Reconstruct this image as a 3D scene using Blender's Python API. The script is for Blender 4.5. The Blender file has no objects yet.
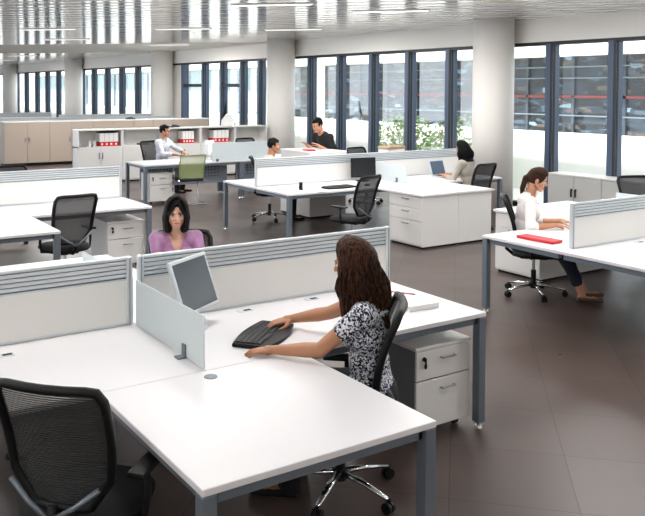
import bpy, bmesh, math, random
from mathutils import Vector, Matrix
from math import sin, cos, pi, radians, atan2, sqrt
random.seed(7)
S = bpy.context.scene
C = S.collection

# ---------------------------------------------------------------- camera
F_PX, CX, CY, EYE = 796.577, 281.820, 112.234, 2.15
cam_d = bpy.data.cameras.new('camera')
cam = bpy.data.objects.new('camera', cam_d); C.objects.link(cam)
cam_d.sensor_width = 36.0
cam_d.lens = F_PX / 645.0 * 36.0
cam_d.shift_x = (322.5 - CX) / 645.0
cam_d.shift_y = (CY - 258.0) / 645.0
cam_d.clip_end = 400
right = Vector((0.84405047, -0.53625017, 0.00381507))
down = Vector((-0.01251613, -0.02681144, -0.99956215))
fwd = Vector((0.53611766, 0.84363316, -0.02934198))
M = Matrix((right, -down, -fwd)).transposed().to_4x4()
M.translation = Vector((0, 0, EYE))
cam.matrix_world = M
S.camera = cam

# ---------------------------------------------------------------- world, sun, lamps, exposure
w = bpy.data.worlds.new('world'); S.world = w; w.use_nodes = True
bg = w.node_tree.nodes['Background']
bg.inputs[0].default_value = (0.86, 0.93, 1.0, 1)
bg.inputs[1].default_value = 1.6
sun_d = bpy.data.lights.new('sun', 'SUN'); sun_d.energy = 8; sun_d.angle = radians(3); sun_d.color = (1, .97, .92)
sun = bpy.data.objects.new('sun', sun_d); C.objects.link(sun)
sun.rotation_euler = Vector((0.62, 0.12, -0.8)).to_track_quat('-Z', 'Y').to_euler()
S.view_settings.view_transform = 'Standard'
S.view_settings.look = 'None'
S.view_settings.gamma = 1
S.view_settings.use_curve_mapping = False
S.view_settings.exposure = 0.68
S.cycles.use_denoising = True
S.cycles.max_bounces = 10
S.cycles.transparent_max_bounces = 16
S.cycles.caustics_reflective = False
S.cycles.caustics_refractive = False

# ---------------------------------------------------------------- materials
def lin(h):
    h = h.lstrip('#'); o = []
    for i in (0, 2, 4):
        c = int(h[i:i+2], 16) / 255
        o.append(c / 12.92 if c <= .04045 else ((c + .055) / 1.055) ** 2.4)
    return (*o, 1)
MATS = {}
def mat(name, col, rough=.5, metal=0, bump=None, spec=.5, vary=0, scale=30, **kw):
    if name in MATS: return MATS[name]
    m = bpy.data.materials.new(name); m.use_nodes = True; MATS[name] = m
    nt = m.node_tree; b = nt.nodes['Principled BSDF']
    c = lin(col) if isinstance(col, str) else col
    b.inputs['Base Color'].default_value = c
    b.inputs['Roughness'].default_value = rough
    b.inputs['Metallic'].default_value = metal
    b.inputs['Specular IOR Level'].default_value = spec
    tc = nt.nodes.new('ShaderNodeTexCoord')
    if vary or bump:
        n = nt.nodes.new('ShaderNodeTexNoise'); n.inputs['Scale'].default_value = scale
        n.inputs['Detail'].default_value = 4
        nt.links.new(tc.outputs['Object'], n.inputs['Vector'])
        if vary:
            r = nt.nodes.new('ShaderNodeMixRGB'); r.blend_type = 'MULTIPLY'; r.inputs[0].default_value = vary
            r.inputs[1].default_value = c
            nt.links.new(n.outputs['Color'], r.inputs[2]); nt.links.new(r.outputs[0], b.inputs['Base Color'])
            bc = nt.nodes.new('ShaderNodeRGBToBW'); nt.links.new(n.outputs['Color'], bc.inputs[0])
            nt.links.new(bc.outputs[0], r.inputs[2])
        if bump:
            bp = nt.nodes.new('ShaderNodeBump'); bp.inputs['Strength'].default_value = bump
            bp.inputs['Distance'].default_value = .01
            nt.links.new(n.outputs['Fac'], bp.inputs['Height']); nt.links.new(bp.outputs[0], b.inputs['Normal'])
    return m
def nodes(m): return m.node_tree.nodes, m.node_tree.links

WHITE = mat('white_laminate', '#e6e4e6', .33, spec=.4)
EDGE = mat('desk_edge_band', '#d8d8dc', .4)
SCREENP = mat('screen_fabric_white', '#ebe9e5', .7)
ALU = mat('brushed_aluminium', '#d3d9dd', .4, .15)
STEEL = mat('grey_blue_steel', '#707983', .4, .35)
CABW = mat('cabinet_white', '#e2e0dd', .42)
CABSIDE = mat('cabinet_dark_side', '#67696c', .45)
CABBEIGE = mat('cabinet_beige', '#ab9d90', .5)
CABGREY = mat('cabinet_grey', '#b9b9b6', .5)
BLACKP = mat('black_plastic', '#08090b', .5, spec=.3)
BLACKF = mat('black_fabric', '#0f1013', .85, bump=.3, scale=300)
CHROME = mat('polished_chrome', '#d4d6d8', .18, 1)
HANDLE = mat('satin_nickel', '#9a9da0', .3, .9)
RUBBER = mat('rubber', '#101010', .7)
PLASTER = mat('white_plaster', '#f3f0ea', .85, bump=.05, scale=40)
COLUMN = mat('column_plaster', '#efebe5', .8, bump=.05, scale=30)
DARKFRAME = mat('window_dark_frame', '#12161c', .5)
MULL = mat('window_mullion_blue_grey', '#48576d', .45, .1)
PALEG = mat('pale_silver_plastic', '#ccd4d8', .4)
SCREENOFF = mat('monitor_screen_off', '#2b323a', .18)
DARKSCR = mat('monitor_screen_dark', '#15181c', .2)
RED = mat('red_cover', '#c8202a', .4)
PAPER = mat('paper_white', '#efeeec', .8)
BASKIN = '#b98a6c'

def mesh_screen(name, col, alpha, stripe):
    m = mat(name, col, .8)
    n, l = nodes(m)
    b = n['Principled BSDF']; out = n['Material Output']
    tr = n.new('ShaderNodeBsdfTransparent'); mx = n.new('ShaderNodeMixShader')
    tc = n.new('ShaderNodeTexCoord'); wv = n.new('ShaderNodeTexWave'); wv.bands_direction = 'Z'
    wv.inputs['Scale'].default_value = stripe; wv.inputs['Distortion'].default_value = .6
    l.new(tc.outputs['Object'], wv.inputs['Vector'])
    mr = n.new('ShaderNodeMapRange'); mr.inputs['To Min'].default_value = alpha - .12; mr.inputs['To Max'].default_value = min(1, alpha + .12)
    l.new(wv.outputs['Fac'], mr.inputs['Value'])
    l.new(mr.outputs[0], mx.inputs[0]); l.new(tr.outputs[0], mx.inputs[1]); l.new(b.outputs[0], mx.inputs[2])
    l.new(mx.outputs[0], out.inputs[0])
    return m
MESHB = mesh_screen('chair_mesh_dark', '#2e2e30', .9, 30)
MESHG = mesh_screen('chair_mesh_green', '#a9b67a', .62, 30)

def glass(name, col, refl=1.0, solid=0.0, solidcol='#e8f2f2'):
    m = bpy.data.materials.new(name); m.use_nodes = True; MATS[name] = m
    n, l = nodes(m); n.clear()
    out = n.new('ShaderNodeOutputMaterial'); tr = n.new('ShaderNodeBsdfTransparent'); gl = n.new('ShaderNodeBsdfGlossy')
    tr.inputs[0].default_value = lin(col); gl.inputs['Roughness'].default_value = .03
    fr = n.new('ShaderNodeFresnel'); fr.inputs[0].default_value = 1.45
    mu = n.new('ShaderNodeMath'); mu.operation = 'MULTIPLY'; mu.inputs[1].default_value = refl
    l.new(fr.outputs[0], mu.inputs[0])
    mx = n.new('ShaderNodeMixShader'); l.new(mu.outputs[0], mx.inputs[0])
    base = tr
    if solid:
        d = n.new('ShaderNodeBsdfDiffuse'); d.inputs[0].default_value = lin(solidcol)
        t2 = n.new('ShaderNodeBsdfTranslucent'); t2.inputs[0].default_value = lin(solidcol)
        a = n.new('ShaderNodeMixShader'); a.inputs[0].default_value = .3; l.new(d.outputs[0], a.inputs[1]); l.new(t2.outputs[0], a.inputs[2])
        b2 = n.new('ShaderNodeMixShader'); b2.inputs[0].default_value = solid
        l.new(tr.outputs[0], b2.inputs[1]); l.new(a.outputs[0], b2.inputs[2]); base = b2
    l.new(base.outputs[0], mx.inputs[1]); l.new(gl.outputs[0], mx.inputs[2]); l.new(mx.outputs[0], out.inputs[0])
    return m
GLASS = glass('window_glass', '#fbfdfd', .35)
FROST = glass('frosted_acrylic', '#f6fcfd', .5, .8, '#f4fbfd')

# floor: large brown grey tiles laid at 45 degrees
def floor_mat():
    m = mat('floor_tiles', '#4a3f3c', .3)
    n, l = nodes(m); b = n['Principled BSDF']
    tc = n.new('ShaderNodeTexCoord'); mp = n.new('ShaderNodeMapping')
    mp.inputs['Rotation'].default_value = (0, 0, radians(-45))
    l.new(tc.outputs['Object'], mp.inputs['Vector'])
    mp.inputs['Location'].default_value = (-.29 + .655, -.033, 0)
    br = n.new('ShaderNodeTexBrick'); br.offset = 0; br.squash = 1
    br.inputs['Scale'].default_value = 1
    br.inputs['Brick Width'].default_value = .655; br.inputs['Row Height'].default_value = .655
    br.inputs['Mortar Size'].default_value = .0028; br.inputs['Mortar Smooth'].default_value = .1
    br.inputs['Color1'].default_value = lin('#594b46'); br.inputs['Color2'].default_value = lin('#51443f')
    br.inputs['Mortar'].default_value = lin('#2c2523')
    l.new(mp.outputs[0], br.inputs['Vector'])
    ns = n.new('ShaderNodeTexNoise'); ns.inputs['Scale'].default_value = 1.6; ns.inputs['Detail'].default_value = 6
    l.new(tc.outputs['Object'], ns.inputs['Vector'])
    mr = n.new('ShaderNodeMapRange'); mr.inputs['To Min'].default_value = .8; mr.inputs['To Max'].default_value = 1.15
    l.new(ns.outputs['Fac'], mr.inputs['Value'])
    mm = n.new('ShaderNodeMixRGB'); mm.blend_type = 'MULTIPLY'; mm.inputs[0].default_value = 1
    l.new(br.outputs['Color'], mm.inputs[1]); l.new(mr.outputs[0], mm.inputs[2]); l.new(mm.outputs[0], b.inputs['Base Color'])
    m2 = n.new('ShaderNodeMapRange'); m2.inputs['To Min'].default_value = .22; m2.inputs['To Max'].default_value = .42
    l.new(ns.outputs['Fac'], m2.inputs['Value']); l.new(m2.outputs[0], b.inputs['Roughness'])
    bp = n.new('ShaderNodeBump'); bp.inputs['Strength'].default_value = .3; bp.inputs['Distance'].default_value = .002
    l.new(br.outputs['Fac'], bp.inputs['Height']); bp.invert = True; l.new(bp.outputs[0], b.inputs['Normal'])
    b.inputs['Specular IOR Level'].default_value = .45
    return m
# ceiling: glossy metal planks
def ceil_mat():
    m = mat('ceiling_metal_planks', '#f4f4f4', .1, .36)
    n, l = nodes(m); b = n['Principled BSDF']
    tc = n.new('ShaderNodeTexCoord'); mp = n.new('ShaderNodeMapping'); mp.inputs['Rotation'].default_value = (0, 0, radians(-45))
    l.new(tc.outputs['Object'], mp.inputs['Vector'])
    # x' now runs along (1,1): planks run across it
    wv = n.new('ShaderNodeTexWave'); wv.bands_direction = 'X'; wv.wave_profile = 'SIN'
    wv.inputs['Scale'].default_value = .8; wv.inputs['Distortion'].default_value = 1.2; wv.inputs['Detail'].default_value = 1
    wv.inputs['Detail Scale'].default_value = .6
    l.new(mp.outputs[0], wv.inputs['Vector'])
    mp2 = n.new('ShaderNodeMapping'); mp2.inputs['Scale'].default_value = (2.4, .5, 1)
    l.new(mp.outputs[0], mp2.inputs['Vector'])
    ns = n.new('ShaderNodeTexNoise'); ns.inputs['Scale'].default_value = 1.5; ns.inputs['Detail'].default_value = 2
    l.new(mp2.outputs[0], ns.inputs['Vector'])
    ad = n.new('ShaderNodeMath'); ad.operation = 'ADD'
    mu = n.new('ShaderNodeMath'); mu.operation = 'MULTIPLY'; mu.inputs[1].default_value = 1.2
    l.new(ns.outputs['Fac'], mu.inputs[0]); l.new(mu.outputs[0], ad.inputs[0]); l.new(wv.outputs['Fac'], ad.inputs[1])
    bp = n.new('ShaderNodeBump'); bp.inputs['Strength'].default_value = .35; bp.inputs['Distance'].default_value = .008
    l.new(ad.outputs[0], bp.inputs['Height']); l.new(bp.outputs[0], b.inputs['Normal'])
    return m

# ---------------------------------------------------------------- mesh builder
_S = {}
def SPH(u, v):
    if (u, v) not in _S:
        vs = [(0, 0, 1)]+[(sin(pi*j/v)*cos(2*pi*i/u), sin(pi*j/v)*sin(2*pi*i/u), cos(pi*j/v)) for j in range(1, v) for i in range(u)]+[(0, 0, -1)]
        fs = [(0, 1+i, 1+(i+1) % u) for i in range(u)]
        for j in range(v-2):
            a = 1+j*u
            fs += [(a+i, a+u+i, a+u+(i+1) % u, a+(i+1) % u) for i in range(u)]
        L = len(vs)-1; a = 1+(v-2)*u
        fs += [(a+(i+1) % u, a+i, L) for i in range(u)]
        _S[(u, v)] = (vs, fs)
    return _S[(u, v)]
class MB:
    def __init__(s): s.bm = bmesh.new(); s.V = []; s.F = []
    def box(s, c, d, rot=None, bev=0, seg=1):
        bm = s.bm; T = Matrix.Translation(Vector(c))
        if rot is not None: T = T @ (Matrix.Rotation(rot, 4, 'Z') if isinstance(rot, (int, float)) else rot.to_4x4())
        r = bmesh.ops.create_cube(bm, size=1, matrix=T @ Matrix.Diagonal((*d, 1)))
        if bev:
            es = list({e for v in r['verts'] for e in v.link_edges})
            bmesh.ops.bevel(bm, geom=es, offset=bev, segments=seg, affect='EDGES', profile=.6)
        return s
    def b2(s, x0, x1, y0, y1, z0, z1, bev=0, seg=1):
        return s.box(((x0+x1)/2, (y0+y1)/2, (z0+z1)/2), (abs(x1-x0), abs(y1-y0), abs(z1-z0)), bev=bev, seg=seg)
    def raw(s, vs, fs):
        k = len(s.V); s.V.extend(vs); s.F.extend([tuple(i+k for i in f) for f in fs])
    def flush(s):
        if s.V:
            me = bpy.data.meshes.new('tmp'); me.from_pydata(s.V, [], s.F); s.bm.from_mesh(me); bpy.data.meshes.remove(me); s.V = []; s.F = []
    def cyl(s, p0, p1, r0, r1=None, n=16, caps=True):
        p0, p1 = Vector(p0), Vector(p1); r1 = r0 if r1 is None else r1
        q = (p1-p0).to_track_quat('Z', 'Y').to_matrix(); A, B = q.col[0], q.col[1]
        vs = []
        for p, r in ((p0, r0), (p1, r1)):
            for k in range(n):
                c, d = cos(2*pi*k/n)*r, sin(2*pi*k/n)*r
                vs.append((p.x+A[0]*c+B[0]*d, p.y+A[1]*c+B[1]*d, p.z+A[2]*c+B[2]*d))
        fs = [(k, (k+1) % n, n+(k+1) % n, n+k) for k in range(n)]
        if caps: fs += [tuple(range(n-1, -1, -1)), tuple(range(n, 2*n))]
        s.raw(vs, fs); return s
    def ell(s, c, r, rot=None, u=20, v=12):
        if isinstance(r, (int, float)): r = (r, r, r)
        c = Vector(c); vs, fs = SPH(u, v)
        if rot is None: out = [(c.x+x*r[0], c.y+y*r[1], c.z+z*r[2]) for x, y, z in vs]
        else:
            X, Y, Zc = (rot.col[i]*r[i] for i in range(3))
            out = [(c.x+x*X[0]+y*Y[0]+z*Zc[0], c.y+x*X[1]+y*Y[1]+z*Zc[1], c.z+x*X[2]+y*Y[2]+z*Zc[2]) for x, y, z in vs]
        s.raw(out, fs); return s
    def cap(s, p0, p1, r0, r1=None, n=14):
        r1 = r0 if r1 is None else r1
        if (Vector(p0)-Vector(p1)).length > 1e-5: s.cyl(p0, p1, r0, r1, n)
        s.ell(p0, r0, u=n, v=8); s.ell(p1, r1, u=n, v=8); return s
    def tube(s, pts, r, n=8, flat=1.0, closed=False, up=None):
        pts = [Vector(p) for p in pts]; N = len(pts); rings = []
        rr = r if isinstance(r, (list, tuple)) else [r]*N
        prev = None
        for i, p in enumerate(pts):
            if closed: t = pts[(i+1) % N] - pts[i-1]
            else: t = pts[min(i+1, N-1)] - pts[max(i-1, 0)]
            t.normalize()
            if up is not None: a = Vector(up)
            else: a = prev if prev is not None else (Vector((0, 0, 1)) if abs(t.z) < .9 else Vector((1, 0, 0)))
            a = (a - t*a.dot(t)).normalized(); prev = a; b = t.cross(a)
            rings.append([s.bm.verts.new(p + a*cos(2*pi*k/n)*rr[i]*flat + b*sin(2*pi*k/n)*rr[i]) for k in range(n)])
        for i in range(N if closed else N-1):
            A, B = rings[i], rings[(i+1) % N]
            for k in range(n): s.bm.faces.new((A[k], A[(k+1) % n], B[(k+1) % n], B[k]))
        if not closed:
            s.bm.faces.new(list(reversed(rings[0]))); s.bm.faces.new(rings[-1])
        return s
    def prism(s, poly, z0, z1, T=None, bev=0):
        T = T or Matrix.Identity(4)
        lo = [s.bm.verts.new(T @ Vector((x, y, z0))) for x, y in poly]
        hi = [s.bm.verts.new(T @ Vector((x, y, z1))) for x, y in poly]
        N = len(poly)
        fs = [s.bm.faces.new(list(reversed(lo))), s.bm.faces.new(hi)]
        for i in range(N): fs.append(s.bm.faces.new((lo[i], lo[(i+1) % N], hi[(i+1) % N], hi[i])))
        if bev:
            es = list({e for f in fs[:2] for e in f.edges}); bmesh.ops.bevel(s.bm, geom=es, offset=bev, segments=2, affect='EDGES')
        return s
    def grid(s, fn, nu, nv, thick=0):
        V = [[s.bm.verts.new(fn(i/nu, j/nv)) for j in range(nv+1)] for i in range(nu+1)]
        for i in range(nu):
            for j in range(nv): s.bm.faces.new((V[i][j], V[i+1][j], V[i+1][j+1], V[i][j+1]))
        return s
    def build(s, name, m, parent=None, smooth=False, loc=None):
        s.flush()
        bmesh.ops.recalc_face_normals(s.bm, faces=s.bm.faces)
        me = bpy.data.meshes.new(name); s.bm.to_mesh(me); s.bm.free()
        if smooth:
            for p in me.polygons: p.use_smooth = True
        me.materials.append(m)
        o = bpy.data.objects.new(name, me); C.objects.link(o)
        if parent is not None: o.parent = parent
        if loc is not None: o.location = loc
        return o

def tag(o, label, cat, group=None, kind=None):
    if label: o['label'] = label
    if cat: o['category'] = cat
    if group: o['group'] = group
    if kind: o['kind'] = kind
    return o
def thing(name, label, cat, loc=(0, 0, 0), rz=0, group=None):
    o = bpy.data.objects.new(name, None); C.objects.link(o); o.empty_display_size = .1
    o.location = loc; o.rotation_euler = (0, 0, rz); return tag(o, label, cat, group)
def struct(o): o['kind'] = 'structure'; return o
def copy_tree(o, parent=None):
    c = o.copy(); C.objects.link(c); c.parent = parent
    for ch in list(o.children): copy_tree(ch, c)
    return c
def heading(fx, fy): return atan2(-fx, fy)

# ---------------------------------------------------------------- room shell
XW = 11.6; CEIL = 3.42
Y0, Y1, X0 = -4.0, 62.0, -3.0
struct(MB().b2(X0, XW+.1, Y0, Y1, -.2, 0).build('floor', floor_mat()))
CM = ceil_mat()
def u_poly(u0, u1):
    # part of the ceiling rectangle between the diagonals x+y=u*sqrt2
    poly = [(X0, Y0), (XW-.08, Y0), (XW-.08, Y1), (X0, Y1)]
    def clip(poly, k, sgn):
        out = []
        for i in range(len(poly)):
            a, b = poly[i], poly[(i+1) % len(poly)]
            da, db = sgn*(a[0]+a[1]-k), sgn*(b[0]+b[1]-k)
            if da <= 0: out.append(a)
            if da*db < 0:
                t = da/(da-db); out.append((a[0]+(b[0]-a[0])*t, a[1]+(b[1]-a[1])*t))
        return out
    return clip(clip(poly, u1*sqrt(2), 1), u0*sqrt(2), -1)
struct(MB().prism(u_poly(-20, 21.2), CEIL, CEIL+.05).build('ceiling', CM))
struct(MB().prism(u_poly(21.2, 26.3), CEIL-.01, CEIL+.05).build('ceiling_bulkhead', PLASTER))
struct(MB().prism(u_poly(26.3, 90), CEIL, CEIL+.05).build('ceiling', CM))
struct(MB().b2(X0, XW+.5, Y0, Y1, CEIL+.06, CEIL+.5).build('roof', PLASTER))
# plank joints of the ceiling run as thin raised ribs along the (1,-1) direction
rib = MB()
for k in range(3, 30):
    u = k*.72
    p = u_poly(u, u+.008)
    if len(p) >= 3: rib.prism(p, CEIL-.0015, CEIL+.001)
struct(rib.build('trim_1', mat('ceiling_joint', '#d9d9d8', .5)))
struct(MB().b2(XW-.1, XW+.2, Y0, Y1, 3.0, CEIL+.05).build('wall_right', PLASTER))
struct(MB().b2(XW-.1, XW+.12, Y0, Y1, 2.94, 3.0).build('trim_2', DARKFRAME))
struct(MB().b2(XW-.04, XW+.12, Y0, Y1, 0, .08).build('baseboard_right', DARKFRAME))

# window wall: mullions and panes
ys = [-4.4, -3.15, -1.9, -.67, .58, 1.83, 3.08, 4.33, 5.58, 6.83, 8.08, 9.33, 10.58, 11.83, 13.06, 14.3, 15.55, 16.8]
spans = [(ys[i], ys[i+1]) for i in range(len(ys)-1)] + [(16.8, 18.07), (18.07, 19.31), (19.31, 20.33), (20.33, 21.57), (21.57, 22.81), (22.81, 24.3)]
spans += [(26.3, 28.39), (28.39, 30.03), (30.03, 31.66), (31.66, 33.28), (33.28, 34.9)]
spans += [(36.9, 38.4), (38.4, 40.25), (40.25, 42.12), (42.12, 44.23), (44.23, 46.3), (48.6, 51), (51, 53.5), (53.5, 56)]
for i, (a, b) in enumerate(spans):
    o = struct(MB().b2(XW+.02, XW+.03, a, b, .08, 2.94).build('window_%d' % (i+1), GLASS))
    f = MB(); wd = .065 if a < 26 else .09
    f.b2(XW-.12, XW+.1, a-wd, a+wd, .02, 2.96)
    fo = f.build('mullion', MULL, o)
    e = MB().b2(XW-.125, XW-.095, a-wd-.012, a-wd+.02, .02, 2.96).b2(XW-.06, XW-.02, a-wd-.006, a-wd+.02, .02, 2.96)
    e.build('seal', DARKFRAME, o)
    if i+1 < len(spans) and abs(spans[i+1][0]-b) > .1 or i+1 == len(spans):
        MB().b2(XW-.12, XW+.1, b-wd, b+wd, .02, 2.96).build('mullion', MULL, o)
    if 19 < a < 24 and i % 2 == 0:   # glazed doors between
        MB().b2(XW-.1, XW+.05, a, b, 2.2, 2.3).build('door_rail', DARKFRAME, o)
for (a, b) in ((24.3, 26.3), (34.9, 36.9), (46.3, 48.6), (56, 62)):
    struct(MB().b2(XW-.05, XW+.15, a, b, 0, 3.0).build('wall_right', PLASTER))
struct(MB().b2(X0-.2, XW+.1, Y0-.2, Y0, 0, CEIL).build('wall_front_blocker', PLASTER))  # unseen wall, added to cut the fill light from behind the camera
struct(MB().b2(X0-.2, X0, Y0, 7.5, 0, CEIL).build('wall_left_blocker', PLASTER))  # unseen solid wall, added to keep daylight off the near left area
struct(MB().b2(X0, XW+.1, Y1, Y1+.2, 0, CEIL).build('wall_back', PLASTER))
for yc in (10.25, 17.52, 25.09, 34.6, 45.9):
    r_ = .37 if yc < 30 else .39
    o = MB().cyl((0, 0, 0), (0, 0, CEIL), r_, n=64).build('column', COLUMN, smooth=False, loc=(11.1, yc, 0))
    for p in o.data.polygons:
        if abs(p.normal.z) < .5: p.use_smooth = True
    struct(o)
# ceiling luminaires: slim recessed strips lying along the planks, plus added fill strips
def ceiling_light(x, y, label, power=30):
    t = thing('ceiling_light', label, 'ceiling light', (x, y, CEIL-.012), radians(-45), 'recessed ceiling strips')
    MB().b2(-.62, .62, -.09, .09, -.004, .01).build('frame', mat('luminaire_frame', '#dcdcdc', .5), t)
    em = MATS.get('lamp_diffuser')
    if not em:
        em = mat('lamp_diffuser', '#ffffff', .5); b = em.node_tree.nodes['Principled BSDF']
        b.inputs['Emission Color'].default_value = (1, .97, .92, 1); b.inputs['Emission Strength'].default_value = .8
    MB().b2(-.6, .6, -.07, .07, -.008, -.004).build('diffuser', em, t)
    L = bpy.data.lights.new('strip_lamp', 'AREA'); L.shape = 'RECTANGLE'; L.size = 1.2; L.size_y = .06
    L.energy = power; L.color = (1, .985, .965)
    lo = bpy.data.objects.new('lamp', L); C.objects.link(lo); lo.parent = t; lo.location = (0, 0, -.014)
spots = [(8.4, 9.95, 'long recessed light strip in the ceiling before the nearest round column'),
         (6.3, 10.2, 'recessed light strip in the ceiling at the top edge, above the far desks'),
         (7.3, 15.4, 'recessed ceiling strip in front of the second round column'),
         (5.0, 17.2, 'recessed ceiling strip above the beige cabinets, near the top left')]
for x, y, lb in spots: ceiling_light(x, y, lb, 40)
for x, y, lb in ((6.4, 20.5, 'thin added fill strip deep in the room, before the plaster band, left one'), (9.3, 14.2, 'added fill strip on the ceiling close to the windows between the first two round columns'),
                 (9.6, 21.2, 'added fill strip on the ceiling close to the windows before the third round column'), (8.2, 32, 'added fill strip on the ceiling beyond the plaster band, before the far windows'),
                 (8.8, 38, 'farthest added fill strip on the ceiling beyond the plaster band')):
    ceiling_light(x, y, lb, 75)  # strips added to brighten the back columns and window wall
for x, y in ((2.2, 4.4), (1.2, 7.4), (4.8, 5.2), (7.6, 4.2), (2.4, 10.6), (9.3, 6.6), (6.6, 7.6), (3.9, 8), (0, -1.6), (2.6, -2.2), (5.4, -1.6), (6.2, 1.8), (-1.8, 1.6), (-1.7, 4.3), (9.4, 1.5)):
    ceiling_light(x, y, 'fill light strip added to the unseen part of the metal ceiling, above the top edge of the view')  # unseen strips, added as fill from above and from behind the camera
# ---------------------------------------------------------------- outside the windows
GW = mat('terrace_white', '#f4f2ee', .8)
struct(MB().b2(XW+.2, 60, -40, 110, -.35, -.15).build('ground', mat('terrace_paving', '#d9d6cf', .8)))
def facade_mat():
    m = mat('opposite_facade', '#222831', .3)
    n, l = nodes(m); b = n['Principled BSDF']
    tc = n.new('ShaderNodeTexCoord'); mp = n.new('ShaderNodeMapping'); mp.inputs['Scale'].default_value = (1, .8, 2.6)
    l.new(tc.outputs['Object'], mp.inputs['Vector'])
    v = n.new('ShaderNodeTexVoronoi'); v.distance = 'CHEBYCHEV'; v.inputs['Scale'].default_value = 2.3
    l.new(mp.outputs[0], v.inputs['Vector'])
    cr = n.new('ShaderNodeValToRGB'); cr.color_ramp.interpolation = 'CONSTANT'
    es = cr.color_ramp.elements; es[0].color = lin('#10151c'); es[1].position = .3; es[1].color = lin('#1b2733')
    for p, c in ((.5, '#26323d'), (.62, '#3b4b59'), (.72, '#14181d'), (.85, '#4b423b'), (.93, '#6f8798')):
        e = es.new(p); e.color = lin(c)
    bw = n.new('ShaderNodeSeparateColor'); l.new(v.outputs['Color'], bw.inputs[0]); l.new(bw.outputs[0], cr.inputs[0])
    l.new(cr.outputs[0], b.inputs['Base Color'])
    return m
FX = 27.0
FM = facade_mat()
bd = thing('office_building', 'dark glazed building wing across the terrace with white slab edge and red band', 'building', (FX, 18, -.15))
MB().b2(0, 6, -50, 23, 0, 4.1).build('glazing', FM, bd)
PALE = mat('pale_blinds', '#9fb4bd', .6)
MB().b2(-.4, 6, 23, 80, 0, 3.6).build('blind_wall', PALE, bd)
MB().b2(-1.6, 6, -50, 80, 3.65, 4.25).build('roof_slab', GW, bd)
MB().b2(-.1, 0, -50, 23, 1.98, 2.08).build('red_band', mat('red_sign', '#702523', .6), bd)
for z in (1.25, 2.75, 3.2):
    MB().b2(-.12, 0, -50, 23, z, z+.05).build('transom', mat('grey_transom', '#5a6671', .5), bd)
for k in range(31):
    MB().b2(-.1, 0, -48+k*2.3, -47.88+k*2.3, .3, 3.7).build('vertical_bar', mat('dark_bar', '#2f3944', .5), bd)
for k in range(16):
    MB().b2(-.48, -.38, 24+k*2.6, 24.25+k*2.6, .3, 3.5).build('dark_post', MULL, bd)
o = MB().b2(14.6, 14.9, -40, 90, -.15, 1.2).build('terrace_wall', GW)
tag(o, 'long low white terrace wall outside the windows', 'wall', kind='structure')
for i, (x, y, r_, lb) in enumerate(((19.5, 27.8, .28, 'round white column outside, seen through the window behind the man in black'),
                           (21.0, 45.0, .4, 'round white terrace column outside the far left windows'))):
    tag(MB().cyl((0, 0, 0), (0, 0, 3.9), r_, n=40).build('terrace_column', GW, loc=(x, y, -.15), smooth=True), lb, 'column')
# shrubs between the windows and the terrace wall
def shrub(x, y, h, wdt, n, lb, seed):
    rnd = random.Random(seed)
    t = thing('shrub', lb, 'shrub', (x, y, -.15), 0, 'shrubs outside the windows')
    g = MB()
    for k in range(n):
        a = rnd.uniform(0, 2*pi); rr = wdt*sqrt(rnd.random()); z = .15 + (h-.15)*rnd.random()*(1-.35*(rr/wdt)**2)
        p = Vector((rr*cos(a), rr*sin(a), z)); d = Vector((rnd.uniform(-1, 1), rnd.uniform(-1, 1), rnd.uniform(-.2, 1))).normalized()
        s_ = rnd.uniform(.07, .15); q = d.cross(Vector((rnd.uniform(-1, 1), rnd.uniform(-1, 1), rnd.uniform(-1, 1)))).normalized()
        vs = [g.bm.verts.new(p), g.bm.verts.new(p+d*s_*.5+q*s_*.22), g.bm.verts.new(p+d*s_), g.bm.verts.new(p+d*s_*.5-q*s_*.22)]
        g.bm.faces.new(vs)
    g.build('foliage', mat('leaf_green', '#9cc46e', .6, vary=.5, scale=8), t)
    s2 = MB()
    for k in range(7):
        a = k*.9; s2.tube([(0, 0, 0), (.2*wdt*cos(a), .2*wdt*sin(a), h*.4), (.6*wdt*cos(a), .6*wdt*sin(a), h*.8)], [.02, .015, .006], 6)
    s2.build('stems', mat('bark', '#5a4a36', .8), t)
shrub(13.3, 15.2, 1.75, .78, 1500, 'bushy green shrub outside, left of the two behind the far desks', 1)
shrub(13.35, 13.35, 1.7, .8, 1500, 'bushy green shrub outside, right of the two behind the far desks', 2)
shrub(13.2, 23.8, 1.2, .4, 400, 'small green plant outside the window behind the man in the white shirt', 3)
shrub(13.2, 36.4, 1.4, .5, 300, 'spiky green plant outside the far left windows', 4)

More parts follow.
